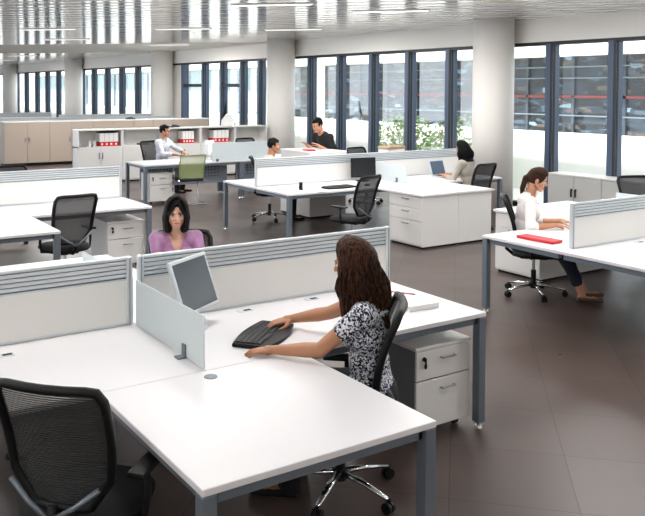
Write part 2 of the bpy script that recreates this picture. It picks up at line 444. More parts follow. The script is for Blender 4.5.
# ---------------------------------------------------------------- desks
Z = .74
def desk(x0, x1, y0, y1, legs, label, group, rails='xXyY', ports=(), grey=None):
    cx, cy = (x0+x1)/2, (y0+y1)/2
    t = thing('desk', label, 'desk', (cx, cy, 0), 0, group)
    a, b, c, d = x0-cx, x1-cx, y0-cy, y1-cy; g = .0015
    MB().b2(a+g, b-g, c+g, d-g, Z-.028, Z, bev=.003).build('worktop', WHITE, t)
    r = MB(); i = .028
    if 'y' in rails: r.b2(a+i, b-i, c+i, c+i+.05, Z-.075, Z-.036)
    if 'Y' in rails: r.b2(a+i, b-i, d-i-.05, d-i, Z-.075, Z-.036)
    if 'x' in rails: r.b2(a+i, a+i+.05, c+i, d-i, Z-.075, Z-.036)
    if 'X' in rails: r.b2(b-i-.05, b-i, c+i, d-i, Z-.075, Z-.036)
    if rails: r.build('rail', STEEL, t)
    for (sx, sy) in legs:
        lx = (a+.032 if sx == 0 else b-.032) if sx in (0, 1) else sx-cx
        ly = (c+.032 if sy == 0 else d-.032) if sy in (0, 1) else sy-cy
        lg = MB().box((lx, ly, (Z-.03+.035)/2), (.06, .06, Z-.03-.035), bev=.004).build('leg', STEEL, t)
        MB().cyl((lx, ly, .0), (lx, ly, .012), .028, .024, 20).cyl((lx, ly, .012), (lx, ly, .036), .012, n=10).build('foot', CHROME, lg)
    for (px, py, kind) in ports:
        if kind == 'round':
            MB().cyl((px-cx, py-cy, Z-.002), (px-cx, py-cy, Z+.003), .033, n=28).build('cable_port', STEEL, t)
        else:
            pp = MB().box((px-cx, py-cy, Z+.001), (.1, .05, .004), bev=.001).build('cable_port', ALU, t)
            MB().box((px-cx+.015, py-cy, Z+.004), (.05, .025, .002)).build('slot', BLACKP, pp)
    return t
G1, G2, G3, G4 = 'desks of the nearest cluster', 'desks of the cluster at left', 'desks of the far cluster', 'desks of the cluster at right'
desk(-.19, 1.8, 3.53, 4.47, [(0, 0), (0, 1)], 'white desk wing left of the frosted divider, in front of the grey-slatted screen', G1, 'xy', ports=[(1.0, 4.29, 'r')])
desk(1.8, 3.79, 3.53, 4.47, [(1, 0), (1, 1)], 'white desk where the woman in patterned blouse types, with a paper box on its end', G1, 'yX', ports=[(1.79+.02, 3.5-.0, 'n')] and [(2.5, 4.36, 'r'), (3.02, 4.37, 'r')])
desk(1.245, 2.36, 2.47, 3.53, [(0, 0), (1, 0)], 'white desk top jutting toward the viewer, nearest one with an oval cable port', G1, 'xyX', ports=[(1.78, 3.44, 'round')])
desk(-.19, 1.8, 4.47, 5.41, [(0, 1)], 'white desk wing behind the left half of the nearest slatted screen', G1, 'xY')
desk(1.8, 3.79, 4.47, 5.41, [(1, 1), (1, 0)], 'white desk in front of the woman in purple, hidden behind the slatted screen', G1, 'YX')
desk(1.245, 2.36, 5.41, 6.47, [(0, 1), (1, 1)], 'white desk top beyond the nearest screen at left, only its surface showing', G1, 'xXY')
desk(-.19, 1.8, 8.85, 9.79, [(0, 0)], 'white desk wing at the left edge before the long pale screen', G2, 'xy')
desk(1.8, 3.79, 8.85, 9.79, [(1, 0), (1, 1)], 'white desk with an empty mesh chair and a white drawer pedestal under it', G2, 'yX', ports=[(1.93, 9.6, 'r')])
desk(1.245, 2.36, 7.77, 8.85, [(0, 0), (1, 0)], 'white desk top at the left edge, left of the empty mesh chair', G2, 'xyX')
desk(1.8, 3.79, 9.79, 10.7, [(1, 1)], 'white desk behind the long pale screen at left', G2, 'YX')
desk(5.77, 7.93, 8.9, 9.83, [(0, 0), (1, 0)], 'white desk with dark keyboard and black-screened monitor in the middle distance', G3, 'xyX', ports=[])
desk(7.93, 9.88, 8.9, 9.83, [(1, 0), (1, 1)], 'white desk with an open laptop used by the dark-haired woman', G3, 'yX', ports=[(8.02, 9.25, 'round')])
desk(5.77, 7.93, 9.83, 10.76, [(0, 1)], 'white desk with loose papers on the far side of the pale screen', G3, 'xY')
desk(7.93, 9.88, 9.83, 10.76, [(1, 1)], 'white desk hidden behind the pale screen, near the windows', G3, 'YX')
desk(5.77, 7.87, 3.65, 4.55, [(0, 0), (1, 0)], 'white desk on the near side of the right-hand screen', G4, 'xy', ports=[(6.75, 4.42, 'r')])
desk(7.87, 9.9, 3.65, 4.55, [(1, 0)], 'white desk at the right edge of the view, near side of the screen', G4, 'yX')
desk(5.77, 7.87, 4.55, 5.45, [(0, 1)], 'white desk with the long red box on it, used by the woman in white jacket', G4, 'xY')
desk(7.87, 9.9, 4.55, 5.45, [(1, 1)], 'white desk behind the slatted screen at the right edge', G4, 'YX')
for (a, b, c, d, lb) in ((7.25, 8.63, 7.92, 8.9, 'white worktop spanning the two storage cabinets beside the laptop desk'),
                         (7.15, 8.5, 5.45, 6.58, 'white worktop over storage cabinets, behind the woman in white jacket')):
    tag(MB().b2(a, b, c, d-.002, Z-.028, Z, bev=.003).build('worktop', WHITE), lb, 'worktop')

# ---------------------------------------------------------------- storage
def drawer_face(t, y0, y1, z0, z1, lock=False, x=0):
    """drawer on a front that faces local -Y, spanning local x y0..y1"""
    d = MB().b2(y0, y1, x-.018, x, z0, z1, bev=.003).build('drawer', CABW, t)
    xm, zm = (y0+y1)/2+.03, z1-.06
    MB().tube([(xm-.055, x-.018, zm), (xm-.055, x-.04, zm), (xm+.055, x-.04, zm), (xm+.055, x-.018, zm)], .005, 8).build('handle', HANDLE, d)
    if lock:
        MB().cyl((y0+.06, x-.018, z1-.05), (y0+.06, x-.03, z1-.05), .013, n=16).box((y0+.06, x-.036, z1-.06), (.006, .012, .035)).ell((y0+.06, x-.036, z1-.09), (.012, .006, .018)).build('lock_and_key', BLACKP, d)
def pedestal(x, y, rz, label, w_=.46, dp=.56, h=.57, zs=((.06, .36), (.365, .55))):
    t = thing('drawer_pedestal', label, 'drawer unit', (x, y, 0), rz, 'drawer pedestals')
    a = w_/2
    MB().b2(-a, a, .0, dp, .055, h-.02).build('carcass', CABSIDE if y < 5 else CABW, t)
    MB().b2(-a-.004, a+.004, -.022, dp+.004, h-.02, h, bev=.003).build('top', CABW, t)
    for i, (z0, z1) in enumerate(zs): drawer_face(t, -a+.004, a-.004, z0, z1-.004, i == len(zs)-1)
    for sx in (-1, 1):
        for yy in (.06, dp-.06):
            MB().cyl((sx*(a-.06)-.012, yy, .028), (sx*(a-.06)+.012, yy, .028), .028, n=18).b2(sx*(a-.06)-.02, sx*(a-.06)+.02, yy-.02, yy+.02, .03, .056).build('caster', BLACKP, t)
    return t
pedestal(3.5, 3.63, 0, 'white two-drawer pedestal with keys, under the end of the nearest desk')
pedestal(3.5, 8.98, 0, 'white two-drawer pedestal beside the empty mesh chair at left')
pedestal(6.02, 13.66, 0, 'plain white pedestal under the left end of the desk behind the green chair', dp=.38)
def storage(x0, x1, y0, y1, label, drawers):
    t = thing('storage_cabinet', label, 'cabinet', ((x0+x1)/2, (y0+y1)/2, 0), 0, 'desk-high storage cabinets')
    a, b = (x1-x0)/2-.002, (y1-y0)/2
    MB().b2(-a, a, -b, b, .03, Z-.03).build('carcass', CABW, t)
    MB().b2(-a+.02, a-.02, -b+.02, b-.02, 0, .03).build('plinth', BLACKP, t)
    if drawers:
        for z0, z1 in ((.05, .37), (.375, .54), (.545, .705)):
            d = MB().b2(-a-.016, -a, -b+.004, b-.004, z0, z1-.004, bev=.002).build('drawer', CABW, t)
            zm = z1-.05
            MB().tube([(-a-.016, -.07, zm), (-a-.036, -.07, zm), (-a-.036, .05, zm), (-a-.016, .05, zm)], .006, 8).build('handle', HANDLE, d)
    return t
storage(7.29, 7.95, 7.95, 8.62, 'white three-drawer storage cabinet, left one of the pair in mid room', True)
storage(7.95, 8.6, 7.95, 8.62, 'plain white storage cabinet right of the three-drawer one in mid room', False)
storage(7.18, 7.8, 5.9, 6.56, 'white storage cabinet with drawers behind the woman in white jacket', True)
storage(7.8, 8.46, 5.9, 6.56, 'plain white storage cabinet under the worktop at right', False)
# low grey cabinets along the window wall
def wall_cab(y0, y1, label, split):
    t = thing('low_cabinet', label, 'cabinet', (11.1, (y0+y1)/2, 0), 0, 'grey cabinets under the windows')
    b = (y1-y0)/2-.002
    MB().b2(.02, .36, -b, b, .05, .72).build('carcass', CABGREY, t)
    MB().b2(0, .4, -b, b, .72, .745, bev=.002).build('top', CABW, t)
    MB().b2(.04, .34, -b, b, 0, .05).build('plinth', BLACKP, t)
    for s_ in (-1, 1):
        c0, c1 = (-b, 0) if s_ < 0 else (0, b)
        d = MB().b2(0, .02, c0+.003, c1-.003, .06, .71).build('door', CABGREY, t)
        MB().cyl((0, -s_*-.04, .5), (-.02, -s_*-.04, .5), .015, n=12).box((-.02, s_*.04, .44), (.015, .02, .12)).build('lock_handle', BLACKP, d)
wall_cab(7.95, 9.0, 'grey low cabinet under the window, right behind the woman in white jacket', 0)
wall_cab(6.95, 7.95, 'grey low cabinet under the window, second from the nearest round column', 0)
wall_cab(5.95, 6.95, 'grey low cabinet under the window at the right edge', 0)

# back shelving: row with open compartments
SY = 17.4
bays = [(5.68, 6.72), (6.72, 7.76), (7.76, 8.72), (8.72, 9.68), (9.68, 10.6)]
names = ['white shelf cabinet at its left end, holding two metal cups and white file boxes',
         'white shelf cabinet left of the seated man in white shirt',
         'white shelf cabinet right behind the seated man, with file boxes',
         'white shelf cabinet with file boxes, right of the man in white shirt',
         'white shelf cabinet beside the second round column, chair in front of it']
for (a, b), lb in zip(bays, names):
    t = thing('shelf_cabinet', lb, 'cabinet', ((a+b)/2, SY, 0), 0, 'white shelf cabinets in a row')
    h = (b-a)/2-.002
    g = MB().b2(-h, -h+.025, 0, .42, .03, 1.19).b2(h-.025, h, 0, .42, .03, 1.19).b2(-h, h, .4, .42, .03, 1.19).b2(-h, h, .0, .42, .8, .825).b2(-h, h, 0, .42, .03, .06)
    g.build('carcass', CABW, t)
    MB().b2(-h, h, -.015, .43, 1.19, 1.215).build('top', CABW, t)
    for s_ in (-1, 1):
        d = MB().b2(min(0, s_*h)+.003, max(0, s_*h)-.003, -.018, 0, .06, .82).build('door', CABW, t)
        MB().box((s_*.04, -.024, .62), (.02, .012, .14)).build('handle', STEEL, d)
    MB().b2(-h+.01, h-.01, .03, .4, 0, .03).build('plinth', BLACKP, t)
t = thing('counter_cabinet', 'white waist-high cabinet the man in black leans on, behind the mid-room screen', 'cabinet', (7.8, 11.27, 0))
MB().b2(-.37, .37, -.45, .45, .03, 1.08).build('carcass', CABW, t)
MB().b2(-.38, .38, -.46, .46, 1.08, 1.105, bev=.002).build('top', WHITE, t)
MB().b2(-.35, .35, -.43, .43, 0, .03).build('plinth', BLACKP, t)
# taller beige row behind
for k in range(5):
    a = 5.2 + k*1.24; b = a+1.24
    t = thing('tall_cabinet', ['beige cabinet at the left end of the back row', 'beige cabinet second from the left in the back row',
              'beige cabinet third from the left in the back row, behind the shelf cabinets', 'beige cabinet fourth in the back row, mostly hidden by shelf cabinets',
              'beige cabinet at the right end of the back row'][k], 'cabinet', ((a+b)/2, 22.2, 0), 0, 'beige cabinets in the back row')
    h = .618
    MB().b2(-h, h, 0, .45, .08, 1.2).build('carcass', CABBEIGE, t)
    MB().b2(-h, h, -.02, .46, 1.2, 1.23).build('top', CABW, t)
    MB().b2(-h+.01, h-.01, .04, .4, 0, .08).build('plinth', BLACKP, t)
    for s_ in (-1, 1):
        d = MB().b2(min(0, s_*h)+.004, max(0, s_*h)-.004, -.018, 0, .09, 1.19).build('door', CABBEIGE, t)
        MB().box((s_*.05, -.026, .72), (.03, .015, .12)).build('handle', HANDLE, d)
# ---------------------------------------------------------------- desk screens
def screen(x0, x1, y, label, slats=5, ztop=1.15, zb=.745, group='slatted desk screens', posts=(1, 1)):
    t = thing('desk_screen', label, 'desk screen', ((x0+x1)/2, y, 0), 0, group)
    a = (x1-x0)/2; zp = ztop-.135
    MB().b2(-a+.04, a-.04, -.012, .012, zb+.012, zp).build('panel', SCREENP, t)
    MB().b2(-a+.04, a-.04, -.016, .016, zb, zb+.012).b2(-a+.04, a-.04, -.016, .016, zp-.004, zp+.004).build('bottom_rail', ALU, t)
    g = MB()
    for i in range(slats):
        z = zp+.022+i*.0255
        g.box((0, 0, z), (2*a-.08, .024, .0195), bev=.004)
    g.build('slats', ALU, t)
    MB().b2(-a+.04, a-.04, -.003, .003, zp+.004, ztop-.004).build('backing', STEEL, t)
    for s_, on in zip((-1, 1), posts):
        if on:
            p = MB().box((s_*(a-.022), 0, (zb+ztop)/2), (.036, .04, ztop-zb), bev=.006).build('post', ALU, t)
            MB().b2(s_*(a-.022)-.002, s_*(a-.022)+.002, -.0215, -.02, zb, ztop-.01).build('groove', STEEL, p)
    return t
screen(-.19, 1.785, 4.47, 'white desk screen with grey slats at the left edge, nearest the viewer')
screen(1.815, 3.775, 4.47, 'white slatted desk screen between the two typing women in the foreground')
screen(-.1, 1.785, 9.79, 'pale desk screen running off the left edge, behind the empty chair')
screen(1.785, 3.77, 9.79, 'pale desk screen with a slatted top, behind the desk with the empty mesh chair')
screen(5.79, 7.92, 9.83, 'pale desk screen in front of the seated boy and the man in black')
screen(7.92, 9.88, 9.83, 'pale desk screen behind the open laptop, near the shrubs')
screen(5.92, 7.86, 4.55, 'white slatted screen right of the red box, ending in a metal post')
screen(7.86, 9.9, 4.55, 'white slatted screen at the right edge of the view')
for i, (a, b, y, zt, lb) in enumerate(((4.5, 7.6, 26, 1.36, 'long pale screen far back at the left edge'), (7.6, 11, 25.2, 1.3, 'long pale screen far back before the third round column'),
                       (5, 8.2, 24, 1.26, 'low pale screen just behind the beige cabinets, left part'), (8.2, 11, 24, 1.26, 'low pale screen just behind the beige cabinets, right part'))):
    screen(a, b, y, lb, group='far desk screens', ztop=zt)['category'] = 'desk screen'
    desk(a, b, y+.03, y+.85, [(0, 1), (1, 1)], 'far desk standing behind ' + lb, 'far desks by the windows', 'Y')

def divider(x, y0, y1, label, ztop=1.01, clamp=True, hh=.02):
    t = thing('glass_divider', label, 'desk divider', (x, (y0+y1)/2, 0), 0, 'frosted desk dividers')
    b = (y1-y0)/2
    MB().b2(-.004, .004, -b, b, Z+.004, ztop, bev=.001).build('pane', FROST, t)
    yc = -b+.22
    MB().box((-.022, yc, Z+.004), (.06, .05, .008)).b2(-.012, -.004, yc-.02, yc+.02, Z+.008, Z+.07).b2(.004, .012, yc-.02, yc+.02, Z+.008, Z+.07).build('clamp', STEEL, t)
divider(1.8, 3.55, 4.44, 'frosted divider standing between the two nearest desk wings')
divider(1.8, 4.5, 5.42, 'frosted divider beyond the nearest screen, only a corner showing')
divider(7.95, 9.02, 9.8, 'frosted divider between the monitor and the laptop in mid room')
divider(7.9, 4.6, 5.47, 'frosted divider showing above the screen at the right edge')

# ---------------------------------------------------------------- the desks of the back row (behind the green chair)
def meet_desk(x0, x1, lb):
    t = desk(x0, x1, 13.62, 14.56, [(0, 0), (1, 0), (0, 1), (1, 1)], lb, 'desks in the back row', 'xXyY')
    a = (x1-x0)/2
    g = MB().b2(-a+.1, a-.1, -.02, 0, .28, .68).build('modesty_panel', mat('perforated_steel', '#8f98a3', .5, .2), t)
    h = MB()
    for s_ in (-1, 1):
        for i in range(6):
            for j in range(4): h.cyl((s_*.55+(i-2.5)*.07, -.021, .42+j*.06), (s_*.55+(i-2.5)*.07, -.0225, .42+j*.06), .013, n=8)
    h.build('perforations', BLACKP, g)
    return t
meet_desk(5.68, 7.74, 'white desk where the man in white shirt sits, green chair before it')
meet_desk(7.74, 9.95, 'white desk in the back row carrying the wide frosted screen')
t = thing('modesty_screen', 'wide frosted grey-green screen standing on the back desk', 'desk screen', (7.78, 13.66, 0))
MB().b2(-.68, .68, -.006, .006, Z+.002, 1.1).build('pane', FROST, t)
MB().b2(-.6, -.56, -.03, .03, Z, Z+.05).b2(.56, .6, -.03, .03, Z, Z+.05).build('clamp', STEEL, t)

# ---------------------------------------------------------------- task chairs
def back_xy(s_, t_):
    """outline of the mesh back; s_ in -1..1, t_ in 0..1 up"""
    if t_ < .25: w_ = .12 + (.21-.12)*(t_/.25)
    elif t_ < .9: w_ = .21 + .02*sin((t_-.25)/.65*pi/2)
    else: w_ = .23 - .022*((t_-.9)/.1)**2
    y = -.215 - .115*t_ + .035*sin(pi*t_) + .03*(s_*s_)
    return Vector((s_*w_, y, .52+.5*t_))
def make_chair(label, arms=True):
    t = thing('office_chair', label, 'chair', (0, 0, 0), 0, 'black mesh office chairs')
    hub = MB().cyl((0, 0, .07), (0, 0, .13), .035, .03, 20).cyl((0, 0, .13), (0, 0, .26), .026, n=16).build('gas_column', BLACKP, t)
    MB().cyl((0, 0, .26), (0, 0, .4), .016, n=12).build('piston', CHROME, hub)
    for k in range(5):
        a = radians(18+72*k); d = Vector((cos(a), sin(a), 0))
        lg = MB().tube([d*.02+Vector((0, 0, .11)), d*.16+Vector((0, 0, .10)), d*.31+Vector((0, 0, .07))], [.024, .019, .013], 10, flat=.7).build('leg', CHROME, t, smooth=True)
        n_ = Vector((-d.y, d.x, 0)); c = d*.315+Vector((0, 0, .029))
        MB().cyl(c-n_*.024, c-n_*.006, .029, n=18).cyl(c+n_*.006, c+n_*.024, .029, n=18).cyl(c+Vector((0, 0, 0)), c+Vector((0, 0, .045)), .01, n=8).build('caster', BLACKP, lg)
    # seat
    pts = []
    for i in range(28):
        a = 2*pi*i/28; cx_, sy_ = cos(a), sin(a)
        pts.append((.245*(abs(cx_)**.55)*(1 if cx_ > 0 else -1), .02+.235*(abs(sy_)**.55)*(1 if sy_ > 0 else -1)))
    MB().prism(pts, .42, .475, bev=.018).build('seat', BLACKF, t, smooth=True)
    MB().box((0, 0, .405), (.2, .28, .035), bev=.01).build('tilt_mechanism', BLACKP, t)
    # back frame
    path = [back_xy(s_, 0) for s_ in (-.8, -.3, .3, .8)] + [back_xy(1, q/12) for q in range(13)] + \
           [back_xy(s_, 1)+Vector((0, 0, .006)) for s_ in (.8, .4, 0, -.4, -.8)] + [back_xy(-1, 1-q/12) for q in range(13)]
    MB().tube(path, .019, 8, closed=True, up=(0, 1, 0), flat=1.1).build('back_frame', BLACKP, t, smooth=True)
    MB().grid(lambda u, v: back_xy(-1+2*u, .01+.98*v)+Vector((0, .004, 0)), 12, 16).build('mesh_panel', MESHB, t, smooth=True)
    MB().tube([(0, -.05, .40), (0, -.2, .41), (0, -.275, .47), (0, -.262, .55)], .02, 8).build('back_bracket', BLACKP, t, smooth=True)
    for s_ in (-1, 1):
        MB().tube([(0, -.282, .5), (s_*.1, -.27, .56), (s_*.19, -.25, .63)], .011, 8).build('back_strut', STEEL, t, smooth=True)
        if arms:
            ar = MB().tube([(s_*.14, -.02, .41), (s_*.275, -.03, .43), (s_*.285, -.02, .52), (s_*.28, -.02, .62)], .015, 8).build('arm_post', BLACKP, t, smooth=True)
            MB().box((s_*.275, 0.0, .632), (.075, .23, .026), bev=.011, seg=2).build('arm_pad', BLACKP, ar)
    return t
proto = None
def chair(x, y, fx, fy, label, arms=True):
    global proto
    if proto is None: proto = make_chair(label); o = proto
    else: o = copy_tree(proto)
    o['label'] = label
    o.location = (x, y, 0); o.rotation_euler = (0, 0, heading(fx, fy)); return o
chair(1.07, 3.18, .74, .67, 'black mesh chair seen from behind at the bottom left corner')
chair(2.52, 3.37, -.77, .64, 'black mesh chair the woman in patterned blouse sits on')
chair(2.56, 5.38, -.35, -.93, 'black chair behind the woman in purple, a rounded corner showing')
chair(2.6, 8.42, -.12, .99, 'empty black mesh chair facing the desk at left, above the purple blouse')
chair(.85, 8.25, .74, .67, 'black chair under the desk top at the left edge')
chair(6.38, 8.31, -.28, .96, 'empty black mesh chair before the black-screened monitor in mid room')
chair(6.84, 11.13, .86, -.5, 'black chair turned sideways with the boy sitting on it')
chair(9.0, 8.74, -.1, .99, 'black mesh chair the woman at the laptop sits on')
chair(6.70, 5.60, .66, -.75, 'black chair the woman in white jacket sits on')
chair(9.28, 5.98, -.35, -.93, 'black mesh chair whose top shows above the screen at the right edge')
chair(8.95, 15.35, 0, -1, 'empty black chair between the shelf cabinets and the wide frosted screen')
chair(2.85, 11.4, .1, -1, 'black chair whose top shows above the pale screen at far left')
chair(6.74, 15.45, .25, -.97, 'black chair the man in white shirt sits on')
chair(9.4, 11.8, .1, -1, 'black chair whose top shows above the screen left of the shrubs')
# green cantilever visitor chair
t = thing('visitor_chair', 'green mesh cantilever chair with chrome sled base, before the back desk', 'chair', (6.5, 13.48, 0), heading(.12, .99))
for s_ in (-1, 1):
    fr = MB().tube([(s_*.25, .1, .44), (s_*.27, .24, .42), (s_*.27, .26, .3), (s_*.27, .24, .03), (s_*.27, .16, .012), (s_*.27, -.24, .012)], .012, 8).build('sled_frame', CHROME, t, smooth=True)
    MB().tube([(s_*.27, -.02, .44), (s_*.29, -.03, .6), (s_*.29, .0, .63)], .012, 8).build('arm_post', CHROME, t, smooth=True)
    MB().box((s_*.29, .05, .645), (.045, .24, .022), bev=.008).build('arm_pad', BLACKP, t)
MB().tube([(-.27, -.24, .012), (.27, -.24, .012)], .012, 8).build('floor_bar', CHROME, t)
MB().tube([(-.26, -.16, .44), (.26, -.16, .44)], .014, 8).build('seat_bar', CHROME, t)
MB().box((0, .03, .45), (.46, .44, .045), bev=.018, seg=3).build('seat', BLACKF, t)
gb = lambda s_, t_: Vector((s_*(.225+.02*t_), -.2-.1*t_+.02*s_*s_+.02*sin(pi*t_), .5+.42*t_))
MB().tube([gb(s_, 0) for s_ in (-.9, 0, .9)]+[gb(1, q/8) for q in range(9)]+[gb(s_, 1) for s_ in (.8, 0, -.8)]+[gb(-1, 1-q/8) for q in range(9)], .013, 8, closed=True, up=(0, 1, 0)).build('back_frame', mat('green_plastic', '#7c8b55', .5), t, smooth=True)
MB().grid(lambda u, v: gb(-1+2*u, .01+.98*v), 10, 12).build('mesh_panel', MESHG, t, smooth=True)
# ---------------------------------------------------------------- things on the desks
def monitor(x, y, fx, fy, label, body, scr, wd=.37, ht=.31, tilt=0, z0=.80, foot='foot', bez=.022, depth=.05):
    """screen faces (fx,fy)"""
    t = thing('monitor', label, 'monitor', (x, y, Z), heading(-fx, -fy))   # local -Y is the screen side
    R = Matrix.Rotation(tilt, 4, 'X'); c = Vector((0, 0, z0-Z+ht/2))
    T = Matrix.Translation(c) @ R
    def place(o): o.matrix_local = T; return o
    place(MB().box((0, 0, 0), (wd, .024, ht), bev=.006).box((0, .026, -.01), (wd*.72, .04, ht*.7), bev=.015).build('casing', body, t))
    place(MB().box((0, -.0125, 0), (wd-2*bez, .002, ht-2*bez)).build('screen', scr, t))
    MB().tube([(0, .05, .01), (0, .06, .06), (0, .045, z0-Z+ht*.35)], .02, 8).build('neck', body, t)
    MB().cyl((0, .02, 0), (0, .02, .014), .105, .095, 32).build('foot', body, t)
    return t
monitor(2.06, 4.2, .52, -.85, 'silver monitor with dark screen in the foreground, beyond the frosted divider', PALEG, SCREENOFF, .39, .325, radians(-20), .84)
monitor(7.6, 9.62, -.2, -.98, 'black-screened monitor in mid room, on the desk with the dark keyboard', BLACKP, DARKSCR, .42, .3, radians(-4), .8, bez=.012)
monitor(7.28, 14.15, -.6, .8, 'white monitor seen from behind, in front of the man in white shirt', PAPER, DARKSCR, .42, .34, 0, .78)
def keyboard(x, y, rz, label, wd=.47, dp=.2, curved=False):
    t = thing('keyboard', label, 'keyboard', (x, y, Z+.001), rz)
    n = 16
    lo = [(-wd/2+wd*i/n, -dp/2 - (.035*sin(pi*i/n) if not curved else .03*abs(cos(pi*i/n)))) for i in range(n+1)]
    hi = [(wd/2-wd*i/n, dp/2 + .025*sin(pi*i/n)) for i in range(n+1)]
    MB().prism(lo+hi, 0, .02, bev=.004).build('base', BLACKP, t)
    k = MB(); rnd = random.Random(3)
    for r_ in range(5):
        for c_ in range(17):
            x_ = -wd/2+.03+(wd-.06)*(c_+.5)/17
            if r_ == 0 and 4 <= c_ <= 8: continue
            k.box((x_, -dp/2+.055+r_*.03+.012*sin(pi*(x_/wd+.5)), .0235), ((wd-.06)/17-.003, .026, .006), bev=.0015)
    k.box((-wd*.12, -dp/2+.055, .0235), (.12, .024, .006), bev=.0015)
    k.build('keys', mat('key_black', '#17181b', .5), t)
    return t
keyboard(2.33, 3.845, heading(-.62, .78), 'black curved keyboard under the hands of the woman in patterned blouse', .47, .2)
keyboard(6.78, 9.14, .05, 'long black keyboard on the desk before the black-screened monitor', .52, .16)
tag(MB().ell((0, 0, 0.012), (.033, .055, .02)).build('mouse', BLACKP, loc=(7.28, 9.12, Z+.002), smooth=True), 'small black mouse beside the long keyboard in mid room', 'mouse')
# laptop
t = thing('laptop', 'open laptop with blue-grey screen in front of the dark-haired woman', 'laptop', (9.12, 9.42, Z), .1)
MB().b2(-.17, .17, -.12, .12, .001, .02, bev=.004).build('base', PALEG, t)
MB().b2(-.15, .15, -.03, .1, .02, .0225).build('keys', BLACKP, t)
LT = Matrix.Translation((0, .12, .015)) @ Matrix.Rotation(radians(-18), 4, 'X')
o = MB().b2(-.17, .17, 0, .012, 0, .25, bev=.003).build('lid', PALEG, t); o.matrix_local = LT
o2 = MB().b2(-.155, .155, -.002, 0, .015, .238).build('screen', mat('laptop_screen_blue', '#41546b', .25), t); o2.matrix_local = LT
# foreground small things
t = thing('paper_box', 'flat white box on the desk end behind the patterned woman', 'box', (3.49, 3.86, Z), -.06)
MB().b2(-.12, .12, -.085, .085, 0, .03, bev=.003).build('box', PAPER, t)
MB().b2(-.122, .122, -.087, .087, .022, .036, bev=.003).build('lid', PAPER, t)
t = thing('pencil', 'red pencil lying on the white desk beside the flat box', 'pencil', (3.64, 4.16, Z+.0045), atan2(-.15, .10))
MB().cyl((-.085, 0, 0), (.075, 0, 0), .004, n=6).build('shaft', RED, t)
MB().cyl((.075, 0, 0), (.092, 0, 0), .004, .0007, 6).build('tip', BLACKP, t)
MB().cyl((-.094, 0, 0), (-.085, 0, 0), .004, n=8).build('ferrule', CHROME, t)
t = thing('red_box', 'long flat red box on the desk of the woman in white jacket', 'box', (6.02, 4.97, Z), .06)
MB().b2(-.075, .075, -.2, .2, 0, .022, bev=.005).build('box', RED, t)
MB().b2(-.077, .077, -.202, .202, .012, .026, bev=.004).build('lid', RED, t)
# mid-room: papers and stapler
for i, (x, y, r_, lb) in enumerate(((6.15, 9.28, .3, 'white sheet of paper beside the black tape dispenser'), (6.3, 9.05, -.5, 'white sheet of paper at the front corner of the mid-room desk'),
                                (6.0, 10.2, .2, 'white sheet of paper left of the pale screen end'), (6.35, 14.1, .4, 'open white papers on the desk of the man in white shirt'))):
    tag(MB().box((0, 0, .002), (.21, .297, .002)).build('paper_sheet', PAPER, loc=(x, y, Z+.0005)), lb, 'paper').rotation_euler = (0, 0, r_)
t = thing('tape_dispenser', 'small black tape dispenser on papers, at the corner of the mid-room desk', 'tape dispenser', (6.2, 9.25, Z+.004), 1.0)
MB().b2(-.09, .09, -.028, .028, 0, .02, bev=.006).build('base', BLACKP, t)
MB().cyl((.03, -.025, .055), (.03, .025, .055), .042, n=24).build('reel', BLACKP, t)
# file boxes on the shelves
def file_box(x, y, z, wd, lb, n=4):
    t = thing('file_box', lb, 'file box', (x, y, z), 0, 'white and red file boxes on the shelves')
    MB().b2(-wd/2, wd/2, 0, .28, .1, .3, bev=.004).build('binders', PAPER, t)
    MB().b2(-wd/2-.002, wd/2+.002, -.002, .282, 0, .1, bev=.003).build('red_base', RED, t)
    MB().b2(-wd/2, wd/2, .01, .27, .3, .325).build('dark_top', BLACKP, t)
    g = MB()
    for i in range(1, n): g.b2(-wd/2+wd*i/n-.002, -wd/2+wd*i/n+.002, -.002, 0, .1, .3)
    g.build('gaps', CABSIDE, t)
    for i in range(n):
        MB().b2(-wd/2+wd*(i+.5)/n-.02, -wd/2+wd*(i+.5)/n+.02, -.0035, -.0005, .03, .07).build('label_holder', PAPER, t)
file_box(6.42, SY+.06, .825, .44, 'white file boxes with red base, left of the seated man, widest gap to its left')
file_box(8.42, SY+.06, .825, .3, 'narrow white and red file boxes just right of the seated man')
file_box(9.32, SY+.06, .825, .42, 'white and red file boxes nearest the second round column')
for i, x in enumerate((5.98, 6.09)):
    tag(MB().cyl((0, 0, 0), (0, 0, .13), .038, .04, 20).build('metal_cup', ALU, loc=(x, SY+.1, .826), smooth=False), ('left' if i == 0 else 'right') + ' of the two small metal cups on the left shelf', 'cup')
def papers(x, y, z, lb, kind='stack'):
    tag(MB().box((0, 0, .02), (.24, .18, .04), rot=.3, bev=.01).box((.02, 0, .05), (.16, .1, .02), rot=.8, bev=.008).build('desk_phone', mat('grey_plastic_dark', '#3b3d42', .5), loc=(x, y, z)), lb, 'phone')
papers(8.1, SY+.2, 1.216, 'small dark telephone lying on top of the shelf cabinets, left of the seated man')
papers(8.9, 22.4, 1.231, 'dark telephone on top of the back row of cabinets')
papers(7.28, SY+.15, .826, 'small dark device inside the shelf cabinet left of the seated man')
tag(MB().tube([(0, 0, .01), (.1, .05, .03), (.22, .02, .015), (.3, .12, .02)], [.02, .03, .03, .01], 8).build('cloth_bag', mat('cloth_tan', '#a08f7c', .9), loc=(9.0, 10.3, 1.16), smooth=True), 'x', 'bag')
bpy.data.objects.remove(bpy.data.objects['cloth_bag'])
